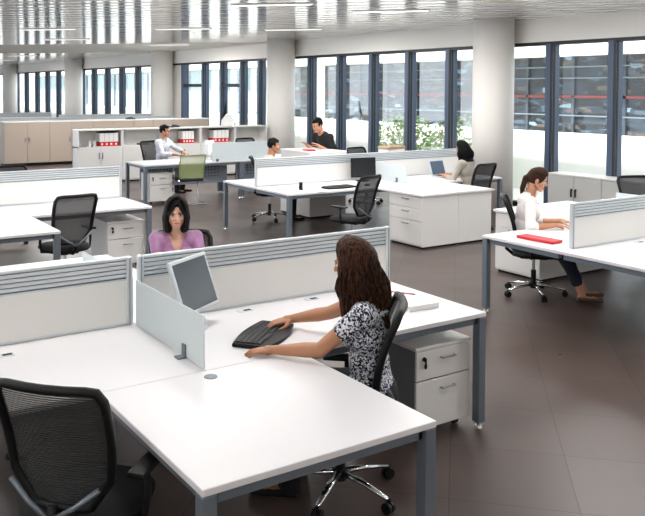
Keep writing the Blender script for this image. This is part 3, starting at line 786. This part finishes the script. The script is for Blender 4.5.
# folded white paper model on the shelf in front of the door
t = thing('paper_shape', 'angular white paper shape standing on the shelf cabinet top before the glazed door', 'paper shape', (9.55, SY+.2, 1.216), 0)
MB().prism([(-.16, 0), (.15, 0), (.2, .12), (.1, .3), (-.02, .3), (-.14, .18)], -.03, .03, T=Matrix.Rotation(pi/2, 4, 'X'), bev=.01).build('body', PAPER, t)
MB().prism([(-.15, .16), (-.03, .3), (-.02, .62), (-.08, .42)], -.02, .02, T=Matrix.Rotation(pi/2, 4, 'X')).build('dark_strip', BLACKP, t)
# basket behind the far screen
t = thing('storage_basket', 'shallow tan basket above the screen in front of the shrubs', 'basket', (8.65, 10.2, Z), .1)
MB().b2(-.2, .2, -.12, .12, 0, .42, bev=.01).build('box', PAPER, t)
MB().b2(-.21, .21, -.13, .13, .42, .47, bev=.015).build('lid', mat('tan_lid', '#a3876c', .7), t)
# red folder held on the back desk
tag(MB().box((0, 0, .012), (.14, .2, .024), bev=.003).build('red_folder', RED, loc=(7.6, 11.1, 1.106)), 'red folder on the white cabinet by the hands of the man in black', 'folder')
# wall outlet box under the back desk
t = thing('cable_box', 'small white cable box under the back desk, right of the green chair', 'cable box', (8.25, 14.2, 0), 0)
MB().b2(-.11, .11, -.05, .05, .3, .56, bev=.01).build('box', PAPER, t)
MB().b2(-.02, .02, -.02, .02, 0, .3).build('stem', STEEL, t)
# ---------------------------------------------------------------- people
DG = None
def fuse(mb, vox, name, m, parent, smooth_it=4, cut=None, holes=None):
    """union of overlapping rounded volumes -> one continuous smooth surface"""
    mb.flush()
    me = bpy.data.meshes.new(name); mb.bm.to_mesh(me); mb.bm.free()
    o = bpy.data.objects.new(name, me); C.objects.link(o)
    r = o.modifiers.new('r', 'REMESH'); r.mode = 'VOXEL'; r.voxel_size = vox; r.use_smooth_shade = True
    sm = o.modifiers.new('s', 'SMOOTH'); sm.factor = .5; sm.iterations = smooth_it
    dg = bpy.context.evaluated_depsgraph_get()
    me2 = bpy.data.meshes.new_from_object(o.evaluated_get(dg))
    o.modifiers.clear(); o.data = me2; bpy.data.meshes.remove(me)
    if cut:
        bm = bmesh.new(); bm.from_mesh(me2)
        bad = [f for f in bm.faces if cut(f.calc_center_median())]
        bmesh.ops.delete(bm, geom=bad, context='FACES'); bm.to_mesh(me2); bm.free()
    for p in me2.polygons: p.use_smooth = True
    me2.materials.clear(); me2.materials.append(m)
    me2.name = name
    o.name = name
    if parent is not None: o.parent = parent
    return o

def ik(p0, t, l1, l2, hint):
    p0, t = Vector(p0), Vector(t); d = t-p0; L = d.length
    if L > (l1+l2)*.995: t = p0+d*((l1+l2)*.995/L); d = t-p0; L = d.length
    a = (l1*l1-l2*l2+L*L)/(2*L); h = sqrt(max(l1*l1-a*a, 0)); u = d/L
    hv = Vector(hint); hv = (hv-u*hv.dot(u)).normalized()
    return p0+u*a+hv*h, t

def skin(name, col):
    m = mat(name, col, .5, vary=.12, scale=6)
    b = m.node_tree.nodes['Principled BSDF']
    b.inputs['Subsurface Weight'].default_value = .08; b.inputs['Subsurface Scale'].default_value = .01
    b.inputs['Subsurface Radius'].default_value = (1, .35, .2)
    return m
def hair_mat(name, c1, c2):
    m = mat(name, c1, .62, spec=.15)
    n, l = nodes(m); b = n['Principled BSDF']
    tc = n.new('ShaderNodeTexCoord'); mp = n.new('ShaderNodeMapping'); mp.inputs['Scale'].default_value = (70, 70, 4)
    l.new(tc.outputs['Object'], mp.inputs['Vector'])
    ns = n.new('ShaderNodeTexNoise'); ns.inputs['Scale'].default_value = 1.6; ns.inputs['Detail'].default_value = 3
    l.new(mp.outputs[0], ns.inputs['Vector'])
    cr = n.new('ShaderNodeValToRGB'); cr.color_ramp.elements[0].position = .38; cr.color_ramp.elements[1].position = .68
    cr.color_ramp.elements[0].color = lin(c1); cr.color_ramp.elements[1].color = lin(c2)
    l.new(ns.outputs['Fac'], cr.inputs[0]); l.new(cr.outputs[0], b.inputs['Base Color'])
    bp = n.new('ShaderNodeBump'); bp.inputs['Strength'].default_value = .7; bp.inputs['Distance'].default_value = .004
    l.new(ns.outputs['Fac'], bp.inputs['Height']); l.new(bp.outputs[0], b.inputs['Normal'])
    return m

def hand(mb, wrist, d, nrm, side, curl=.5, s=1.0, spread=1.0, fr=1.0):
    """palm down along nrm; side=+1 right hand, -1 left; d points to the fingers"""
    d = Vector(d).normalized(); nrm = Vector(nrm); nrm = (nrm-d*nrm.dot(d)).normalized()
    lat = d.cross(nrm).normalized() * side      # toward the thumb
    W = Vector(wrist)
    Rm = Matrix((lat, d, nrm)).transposed()
    mb.ell(W+d*.05*s, (.04*s, .055*s, .016*s), Rm); mb.ell(W+d*.07*s, (.042*s, .03*s, .014*s), Rm)
    mb.cap(W-d*.01*s, W+d*.03*s, .024*s, .026*s)
    L = (.068, .078, .073, .057)
    for i in range(4):
        off = (.029-.0195*i)*s
        base = W+d*(.085-.004*abs(i-1.2))*s+lat*off
        dd = (d+lat*(.12-.08*i)*spread).normalized(); a = curl*(.55+.1*i); p = base; r = (.0088-.0006*(i == 3))*s*fr
        seg = [L[i]*s*q for q in (.45, .31, .24)]
        for k in range(3):
            ang = a*(k*.85+.35)
            v = (dd*cos(ang)+nrm*sin(ang)).normalized()
            q = p+v*seg[k]; mb.cap(p, q, r, r*.92, 10); p = q; r *= .92
    tb = W+d*.02*s+lat*.025*s+nrm*.006*s
    t1 = tb+(d*.55+lat*.6+nrm*.3).normalized()*.042*s
    t2 = t1+(d*.85+lat*.2+nrm*.25).normalized()*.032*s
    t3 = t2+(d*.95+lat*.02+nrm*.2).normalized()*.024*s
    mb.cap(tb, t1, .016*s, .012*s, 10); mb.cap(t1, t2, .0115*s, .0105*s, 10); mb.cap(t2, t3, .0105*s, .009*s, 10)

def person(label, x, y, fx, fy, *, sk, hair_m, hair_style, shirt, trousers=None, s=1.0, female=True, lean=.1, zp=.55, sit=True,
           head_yaw=0, head_pitch=.15, hands=None, hand_d=None, feet=None, sleeve=.55, fore_sleeve=None, vox=.008, vneck=.0, shoes=None,
           bare=.0, elbow=(.5, -.55, -.6), jacket_open=None, torso_rot=0, curl=.5, side=0, hipx=0, knee_dirs=None, hair_len=.34, head_roll=0, wave=.004, bangs=False):
    t = thing('person', label, 'person', (x, y, 0), heading(fx, fy))
    inv = (Matrix.Translation((x, y, 0)) @ Matrix.Rotation(heading(fx, fy), 4, 'Z')).inverted()
    TD = Vector((sin(side)*.6, sin(lean), cos(lean))).normalized()
    hip = Vector((0, 0, zp))
    SR = Matrix.Rotation(torso_rot, 3, 'Z')
    sw = (.158 if female else .195)*s
    nb = hip+TD*.49*s
    sh = [nb-TD*.045*s+SR@Vector((k*sw, .0, 0)) for k in (-1, 1)]
    hp = [hip+Vector((k*.09*s, 0, 0)) for k in (-1, 1)]
    HR = Matrix.Rotation(head_yaw, 3, 'Z') @ Matrix.Rotation(-head_pitch, 3, 'X') @ Matrix.Rotation(head_roll, 3, 'Y')
    U, Fv, Rv = HR@Vector((0, 0, 1)), HR@Vector((0, 1, 0)), HR@Vector((1, 0, 0))
    pivot = nb+TD*.055*s
    hc = pivot + Vector((0, .015, .02))*s + U*.115*s + Fv*.02*s
    UL, FL = .275*s, .245*s
    TL, SL = .43*s, .42*s
    arms = []
    for i, k in enumerate((-1, 1)):
        tgt = inv@Vector(hands[i]) if hands else sh[i]+Vector((0, .2, -.45))
        el, wr = ik(sh[i], tgt, UL, FL, Vector((k*elbow[0], elbow[1], elbow[2])))
        arms.append((sh[i], el, wr))
    legs = []
    for i, k in enumerate((-1, 1)):
        if feet: ft = inv@Vector(feet[i])
        elif sit: ft = Vector((k*.12, .42, .07))
        else: ft = Vector((k*.11, 0, .08))
        kd = Vector((k*.15, 1, .6)) if sit else Vector((0, 1, 0))
        if knee_dirs: kd = Vector(knee_dirs[i])
        kn, an = ik(hp[i], ft, TL, SL, kd); legs.append((hp[i], kn, an))
    def torso(mb, g, waist=True):
        R = TD.to_track_quat('Z', 'Y').to_matrix(); R = Matrix.Rotation(0, 3, 'Z')
        q = Vector((0, 1, 0)); q = (q-TD*q.dot(TD)).normalized(); xx = q.cross(TD)
        RM = Matrix((xx, q, TD)).transposed(); RS = SR@RM
        if female:
            mb.ell(hip+TD*.02, (.165*s+g, .115*s+g, .12*s+g), RM)
            mb.ell(hip+TD*.17*s, (.125*s+g, .092*s+g, .13*s+g), RM)
            mb.ell(hip+TD*.33*s, (.142*s+g, .098*s+g, .15*s+g), RS)
            for k in (-1, 1): mb.ell(hip+TD*.325*s+RS@Vector((k*.062*s, .07*s, 0)), (.06*s+g, .052*s+g, .06*s+g))
        else:
            mb.ell(hip+TD*.02, (.165*s+g, .12*s+g, .12*s+g), RM)
            mb.ell(hip+TD*.17*s, (.148*s+g, .105*s+g, .14*s+g), RM)
            mb.ell(hip+TD*.34*s, (.165*s+g, .112*s+g, .16*s+g), RS)
        mb.cap(sh[0]*.86+nb*.14-TD*.02, sh[1]*.86+nb*.14-TD*.02, .058*s+g, .058*s+g, 18)
        mb.cap(nb-TD*.06*s-q*.02, nb+TD*.005*s-q*.01, .085*s+g, .055*s+g, 18)
    def arm(mb, i, g, upto=2.0):
        a, e, w_ = arms[i]
        m1 = a.lerp(e, min(upto, 1)); r0, r1, r2 = (.047, .036, .023) if female else (.054, .043, .027)
        rr = lambda f: (r0+(r1-r0)*f)*s+g
        mb.ell(a, r0*1.08*s+g, u=16, v=10)
        mb.cap(a, m1, rr(0), rr(min(upto, 1)), 16)
        if upto > 1:
            f = upto-1; m2 = e.lerp(w_, f)
            mid = e.lerp(w_, min(.3, f)); mb.cap(e, mid, r1*s+g, (r1*1.04)*s+g, 16)
            if f > .3: mb.cap(mid, m2, r1*1.04*s+g, (r1*1.04+(r2-r1*1.04)*((f-.3)/.7))*s+g, 16)
    # body
    b = MB(); torso(b, 0)
    for i, k in enumerate((-1, 1)):
        arm(b, i, 0)
        a, e, w_ = arms[i]
        dd = inv.to_3x3()@Vector(hand_d[i]) if hand_d and hand_d[i] is not None else (w_-e)
        nr = Vector((0, 0, -1)) if (w_-e).normalized().z > -.85 else Vector((0, 1, 0))
        hand(b, w_+(w_-e).normalized()*.005, dd, nr, k, curl, s*(.93 if female else 1.02))
        h_, kn, an = legs[i]
        b.cap(h_, kn, .082*s, .054*s, 16); b.cap(kn, kn.lerp(an, .35), .052*s, .052*s, 16); b.cap(kn.lerp(an, .35), an, .052*s, .034*s, 16)
        fd = Vector((an-kn).cross(Vector((1, 0, 0)))); fd = Vector((k*.12, 1, 0)).normalized()
        heel = an+Vector((0, -.02, -.04)); b.cap(an, heel, .036*s, .032*s)
        b.cap(heel, heel+fd*.14*s+Vector((0, 0, -.008)), .032*s, .026*s); b.cap(heel+fd*.13*s, heel+fd*.185*s+Vector((0, 0, -.01)), .03*s, .02*s)
    b.cap(pivot-TD*.05*s, hc-U*.06*s-Fv*.025*s, .05*s if female else .058*s, .047*s if female else .056*s, 18)
    # head
    H = lambda r, f, u: hc+(Rv*r+Fv*f+U*u)*s
    b.ell(H(0, -.008, .012), (.073*s, .092*s, .093*s), HR, 28, 18)
    b.ell(H(0, .024, -.04), (.058*s, .06*s, .074*s), HR, 24, 16)
    b.ell(H(0, .062, -.1), (.026*s, .022*s, .02*s), HR)
    for k in (-1, 1):
        b.cap(H(k*.05, .0, -.06), H(k*.016, .06, -.1), .022*s, .02*s, 12)
        b.ell(H(k*.035, .062, -.035), (.022*s, .02*s, .024*s), HR)
        b.ell(H(k*.076, -.004, -.018), (.011*s, .018*s, .03*s), HR)
    b.cap(H(-.033, .076, .012), H(.033, .076, .012), .012*s, .012*s, 10)
    b.cap(H(0, .084, .002), H(0, .103, -.034), .008*s, .0125*s, 12)
    b.cap(H(-.012, .084, -.038), H(.012, .084, -.038), .009*s, .009*s, 10)
    b.cap(H(-.016, .079, -.066), H(.016, .079, -.066), .0095*s, .0095*s, 10)
    b.cap(H(-.014, .077, -.078), H(.014, .077, -.078), .0095*s, .0095*s, 10)
    body = fuse(b, vox*.72, 'body', sk, t, 2)
    # face parts
    for k in (-1, 1):
        e = MB().ell(H(k*.031, .0775, -.008), (.0135*s, .011*s, .0085*s), HR, 14, 10).build('eye', mat('eye_white', '#d9d4ce', .3), t, smooth=True)
        MB().ell(H(k*.031, .0862, -.008), (.0062*s, .004*s, .0065*s), HR, 12, 8).build('iris', mat('iris_dark', '#1e1510', .2), e, smooth=True)
        MB().tube([H(k*.014, .0895, .008), H(k*.03, .0885, .0135), H(k*.046, .078, .009)], [.0032*s, .0038*s, .002*s], 6).build('eyebrow', hair_m, t, smooth=True)
        MB().tube([H(k*.018, .0855, -.001), H(k*.031, .089, .001), H(k*.044, .0805, -.003)], [.0018*s, .0026*s, .0018*s], 6).build('eyelash', hair_m, t, smooth=True)
    lipm = mat('lips_rose', '#a3514c', .4) if female else mat('lips_tan', '#9a5f50', .5)
    MB().tube([H(-.023, .079, -.071), H(-.01, .0885, -.069), H(0, .0895, -.071), H(.01, .0885, -.069), H(.023, .079, -.071)], [.0025*s, .0065*s, .007*s, .0065*s, .0025*s], 8).build('lips', lipm, t, smooth=True)
    # shirt
    g = .013
    c_ = MB(); torso(c_, g)
    for i in range(2): arm(c_, i, g-.003 if fore_sleeve is None else g, sleeve if fore_sleeve is None else 1+fore_sleeve)
    ncut = nb+TD*.035*s
    chest = nb+Vector((0, .09, 0))
    def cut(p):
        q = p-nb; up = q.dot(TD)
        if up > .035*s and Vector((q.x, q.y, 0)).length < .13: return True
        if vneck and q.y > .0:
            lx = abs((SR.transposed()@q).x)
            if up > -vneck and lx < .012+(up+vneck)*.42: return True
        if (p-hip).dot(TD) < -.06 and not shirt.get('long'): return True
        return False
    fuse(c_, vox, shirt.get('name', 'shirt'), shirt['mat'], t, 3, cut)
    if shirt.get('collar'):
        for k in (-1, 1):
            q0 = nb+TD*.03*s
            MB().prism([(0, 0), (k*.075, .01), (k*.07, -.035), (k*.02, -.075)], -.003, .003,
                       T=Matrix.Translation(q0+Vector((k*.012, .068*s, .005))) @ Matrix.Rotation(radians(62), 4, 'X') @ Matrix.Rotation(k*.0, 4, 'Z')).build('collar', shirt['mat'], t)
    if shirt.get('inner'):
        i_ = MB(); torso(i_, .006)
        fuse(i_, vox, 'undershirt', shirt['inner'], t, 3, lambda p: (p-nb).dot(TD) > -.035*s)
    # trousers
    if trousers:
        q = MB(); gg = .014
        q.ell(hip+Vector((0, 0, .0)), (.168*s+gg, .125*s+gg, .12*s+gg))
        for i in range(2):
            h_, kn, an = legs[i]; e_ = kn.lerp(an, 1-bare)
            q.cap(h_, kn, .086*s+gg, .06*s+gg, 16); q.cap(kn, e_, .058*s+gg, (.045)*s+gg, 16)
        fuse(q, vox*1.3, 'trousers', trousers, t, 3, lambda p: (p-hip).z > .1*s)
    if shoes:
        for i, k in enumerate((-1, 1)):
            h_, kn, an = legs[i]; fd = Vector((k*.12, 1, 0)).normalized(); heel = an+Vector((0, -.025, -.042))
            q = MB().cap(heel, heel+fd*.15*s, .036*s, .031*s).cap(heel+fd*.14*s, heel+fd*.21*s+Vector((0, 0, -.006)), .034*s, .022*s)
            fuse(q, vox, 'shoe', shoes, t, 2, lambda p, z=heel.z: p.z > z+.016)
    # hair
    rnd = random.Random(int(x*100))
    if hair_style == 'short':
        q = MB().ell(H(0, -.014, .022), (.082*s, .1*s, .098*s), HR, 28, 18).ell(H(0, .03, .075), (.062*s, .05*s, .035*s), HR)
        for k in (-1, 1): q.cap(H(k*.072, .012, .03), H(k*.074, .008, -.02), .012*s, .006*s)
        for _ in range(70):
            a = rnd.uniform(0, 2*pi); e = rnd.uniform(.15, 1.45); dx = Vector((cos(a)*cos(e)*.08, sin(a)*cos(e)*.098, sin(e)*.095))
            p = H(dx.x, dx.y-.014, dx.z+.022); q.cap(p, p+(Rv*dx.x+Fv*(dx.y+.03)+U*dx.z).normalized()*.012*s, .011*s, .006*s, 8)
        def hcut(p):
            r = p-hc; f, u, l_ = r.dot(Fv)/s, r.dot(U)/s, abs(r.dot(Rv))/s
            return (f > .035 and u < .052) or (u < -.045) or (f > -.02 and u < -.015 and l_ > .04) or (f > .03 and u < .0)
        fuse(q, vox*.8, 'hair', hair_m, t, 2, hcut)
    else:
        q = MB().ell(H(0, -.018, .02), (.083*s, .098*s, .097*s), HR, 28, 18)
        fine = []
        down = Vector((0, 0, -1))
        n = 46 if hair_style == 'tied' else 64
        for layer in (0, 1):
            nn = n if layer == 0 else n*4
            for j in range(nn):
                ph = -1 + 2*(j+.5)/nn; A = ph*radians(128 if hair_style != 'tied' else 150)
                if layer: A += rnd.uniform(-.05, .05)
                hd = (Fv*-cos(A)+Rv*sin(A))
                start = H(.0, .03+.0*cos(A), 0)
                rr = lambda hh, e: Vector()
                pts = []
                for e_ in (8, 25, 42, 60, 78, 92):
                    e = radians(e_); wob = 1+(.03*sin(j*2.3+e*3) if layer else 0)
                    rx, ry, rz = .086*wob, .102*wob, .102*wob
                    v = Rv*sin(A)*sin(e)*rx + Fv*(-cos(A))*sin(e)*ry + U*cos(e)*rz
                    pts.append(H(0, -.014+.03*(cos(e)), .02)+v*s)
                if hair_style == 'tied':
                    tail = H(.0, -.115, -.03)
                    pts = pts[:4]+[pts[4].lerp(tail, .35), pts[4].lerp(tail, .8), tail]
                else:
                    L_ = hair_len*s*(1-.16*abs(ph)+rnd.uniform(-.06, .03)*layer); P = pts[-1]
                    out = (P-H(0, -.014, 0)); out.z = 0; out.normalize()
                    for m_ in range(1, 8):
                        f = m_/7
                        P = pts[-1] + down*L_/7 + out*(.004 if m_ < 4 else -.002)*s + (Vector((0, -1, 0)))*(.010 if abs(ph) < .75 else .003)*s*(1 if m_ > 1 else 0) \
                            + Vector((sin(j*1.7+m_*1.1), cos(j*2.1+m_), 0))*(wave*(.35+.65*layer))*s
                        pts.append(P)
                    if layer == 0 and abs(ph) < .8 and j % 2 == 0:
                        c0 = H(0, -.05, 0)
                        inn = [p_.lerp(Vector((c0.x, c0.y, p_.z)), .35) for p_ in pts[6:]]
                        for a_, b_ in zip(inn[:-1], inn[1:]): q.cap(a_, b_, .03*s, .028*s, 8)
                if layer == 0:
                    for a_, b_ in zip(pts[:-1], pts[1:]): q.cap(a_, b_, .012*s, .011*s, 6)
                else: fine.append(pts)
        if hair_style == 'tied':
            tl = H(0, -.115, -.03); P = tl
            for m_ in range(7):
                N_ = P+Vector((.012*sin(m_*1.6), -.012+.012*(m_ > 2), -.035))*s
                q.cap(P, N_, (.034-.002*m_)*s, (.032-.003*m_)*s, 10); P = N_
            for m_ in range(24):
                a = rnd.uniform(0, 2*pi); b0 = tl+Vector((cos(a)*.025, sin(a)*.025-.01, -rnd.uniform(0, .16)))*s
                fine.append([b0, b0+Vector((cos(a)*.014, sin(a)*.014, -.02))*s, b0+Vector((cos(a)*.008, sin(a)*.01, -.05))*s])
        def hcut(p):
            r = p-hc; f, u, l_ = r.dot(Fv)/s, r.dot(U)/s, abs(r.dot(Rv))/s
            return f > .02 and (l_/.054)**2+((u+.03)/.086)**2 < 1 or (f > .09 and u < .05)
        h = fuse(q, vox*.85, 'hair', hair_m, t, 3, hcut)
        st = MB()
        for pts in fine:
            if not all(not hcut(p_) for p_ in pts): continue
            N = len(pts); r_ = [.0042*s]*N; r_[-1] = .001; r_[0] = .002; r_[-2] = .003*s
            st.tube(pts, r_, 5)
        if bangs:
            for m_ in range(18):
                f = m_/17; k = 1 if m_ % 3 else -1
                st.tube([H(-.02+.01*f, .045+.03*f, .112-.02*f), H(k*(.02+.012*f), .096, .075-.03*f), H(k*(.045+.01*f), .087-.01*f, .035-.03*f), H(k*.07, .055, .0-.02*f), H(k*.082, .03, -.05)], [.004*s, .007*s, .007*s, .006*s, .004*s], 6)
        st.build('hair_strands', hair_m, h, smooth=True)
    return t, dict(H=H, hair=hair_m)

def print_mat(name, cols, scale):
    m = mat(name, cols[0], .85)
    n, l = nodes(m); b = n['Principled BSDF']; tc = n.new('ShaderNodeTexCoord')
    v = n.new('ShaderNodeTexVoronoi'); v.inputs['Scale'].default_value = scale; l.new(tc.outputs['Object'], v.inputs['Vector'])
    ns = n.new('ShaderNodeTexNoise'); ns.inputs['Scale'].default_value = scale*.8; l.new(tc.outputs['Object'], ns.inputs['Vector'])
    sp = n.new('ShaderNodeSeparateColor'); l.new(v.outputs['Color'], sp.inputs[0])
    ad = n.new('ShaderNodeMath'); ad.operation = 'MULTIPLY_ADD'; ad.inputs[1].default_value = .6; l.new(sp.outputs[0], ad.inputs[0])
    m3 = n.new('ShaderNodeMath'); m3.operation = 'MULTIPLY'; m3.inputs[1].default_value = .45; l.new(ns.outputs['Fac'], m3.inputs[0]); l.new(m3.outputs[0], ad.inputs[2])
    cr = n.new('ShaderNodeValToRGB'); cr.color_ramp.interpolation = 'CONSTANT'; es = cr.color_ramp.elements
    es[0].color = lin(cols[0]); es[1].position = .47; es[1].color = lin(cols[1])
    for p, c in zip((.64, .74), cols[2:]): e = es.new(p); e.color = lin(c)
    l.new(ad.outputs[0], cr.inputs[0]); l.new(cr.outputs[0], b.inputs['Base Color'])
    return m
SK1 = skin('skin_tan', '#b5805f'); SK2 = skin('skin_light', '#d0a08a'); SK3 = skin('skin_warm', '#c58e70')
HB = hair_mat('hair_dark_brown', '#1a0f09', '#5a3826'); HK = hair_mat('hair_black', '#060505', '#100d0e'); HM = hair_mat('hair_brown', '#23150e', '#4a2f1e')
BLOUSE = print_mat('speckled_blouse', ['#16181f', '#e4e6ee', '#59627a', '#dfe1ea'], 105)
PURPLE = mat('purple_satin', '#9c6a94', .38, vary=.25, scale=18, bump=.6)
JACKET = mat('white_cotton', '#ece6e4', .85, bump=.5, scale=14)
SHIRTW = print_mat('pale_check_shirt', ['#c7cbd8', '#e6e7ee', '#d2d5e2', '#eeeef3'], 22)
BLACKT = mat('black_tshirt', '#101116', .85, bump=.4, scale=12)
BEIGE = mat('beige_cotton', '#cdbfb0', .9, bump=.4, scale=12); GREYB = mat('grey_blouse', '#a9a398', .85, bump=.5, scale=12)
DENIM = mat('dark_denim', '#1b2233', .9, bump=.3, scale=80); BTR = mat('black_trousers', '#111216', .9)
SHOE = mat('brown_leather', '#5d4a3c', .45)

person('woman with long brown hair in a speckled black and white blouse, typing in the foreground', 2.655, 3.28, -.72, .69, sk=SK1, hair_m=HB, hair_style='long',
       shirt=dict(name='blouse', mat=BLOUSE), trousers=BTR, s=1.05, lean=.07, zp=.53, head_yaw=-.2, head_pitch=.2,
       hands=[(2.2, 3.53, .775), (2.53, 3.92, .785)], hand_d=[(-.72, .55, -.08), (-.85, .3, -.12)], sleeve=.45, vox=.006, curl=.45, elbow=(.4, -.5, -.8), hair_len=.36, wave=.02, shoes=BTR)
person('dark-haired woman in a short-sleeved purple blouse facing the viewer', 2.63, 5.68, -.34, -.94, sk=SK2, hair_m=HK, hair_style='long',
       shirt=dict(name='blouse', mat=PURPLE), trousers=BTR, s=.98, lean=.08, zp=.55, head_yaw=-.08, head_pitch=.22,
       hands=[(2.66, 5.2, .79), (2.38, 5.3, .79)], elbow=(.12, -.6, -.7), sleeve=.38, vneck=.13, vox=.006, bangs=True, hair_len=.19, shoes=BTR)
person('woman with tied brown hair in a white jacket, working beside the red box', 6.59, 5.67, .72, -.70, sk=SK3, hair_m=HM, hair_style='tied',
       shirt=dict(name='jacket', mat=JACKET, inner=RED, collar=True), trousers=DENIM, s=1.0, lean=.16, zp=.56, head_yaw=-.1, head_pitch=.32,
       hands=[(6.88, 5.42, .79), (6.60, 5.25, .79)], hand_d=[(.6, -.7, -.1), (.75, -.6, -.1)], elbow=(.25, -.7, -.6), fore_sleeve=.2, vneck=.2, vox=.007, bare=.32, shoes=SHOE,
       feet=[(7.02, 5.22, .085), (6.86, 5.12, .085)])
person('dark-haired woman in a grey top at the open laptop, seen from behind', 9.13, 8.9, -.28, .96, sk=SK3, hair_m=HK, hair_style='long',
       shirt=dict(name='blouse', mat=GREYB), trousers=BTR, s=1.0, lean=.12, zp=.56, head_yaw=.35, head_pitch=.22,
       hands=[(8.93, 9.24, .79), (9.12, 9.26, .79)], fore_sleeve=.5, vox=.01, hair_len=.24, wave=.016, shoes=BTR)
person('man in a pale checked shirt seated at the back desk before the shelves', 6.80, 15.38, .62, -.78, sk=SK3, hair_m=HK, hair_style='short', female=False,
       shirt=dict(name='shirt', mat=SHIRTW, collar=True), trousers=BTR, s=1.03, lean=.05, zp=.57, head_yaw=.1, head_pitch=.05,
       hands=[(7.15, 14.9, .80), (6.85, 14.9, .80)], elbow=(.2, -.5, -.7), fore_sleeve=.75, vneck=.05, vox=.011, shoes=BTR)
person('short-haired person in a beige top seated behind the mid-room screen, seen in profile', 6.79, 11.15, .9, -.4, sk=SK1, hair_m=HK, hair_style='short', female=False,
       shirt=dict(name='shirt', mat=BEIGE, collar=True), trousers=BTR, s=1.0, lean=.14, zp=.55, head_yaw=-.15, head_pitch=.08,
       hands=[(7.1, 11.2, .7), (7.1, 10.95, .7)], fore_sleeve=.8, vox=.011, shoes=BTR)
person('man in a black t-shirt standing and leaning on his arms over the desk', 8.44, 11.5, -.98, -.02, sk=SK3, hair_m=HK, hair_style='short', female=False, sit=False,
       shirt=dict(name='t_shirt', mat=BLACKT), trousers=BTR, s=1.04, lean=.62, zp=.93, head_yaw=.1, head_pitch=.3,
       hands=[(7.98, 11.32, 1.15), (7.95, 11.66, 1.15)], sleeve=.6, vox=.011, elbow=(.05, -.4, -.5), shoes=BTR)
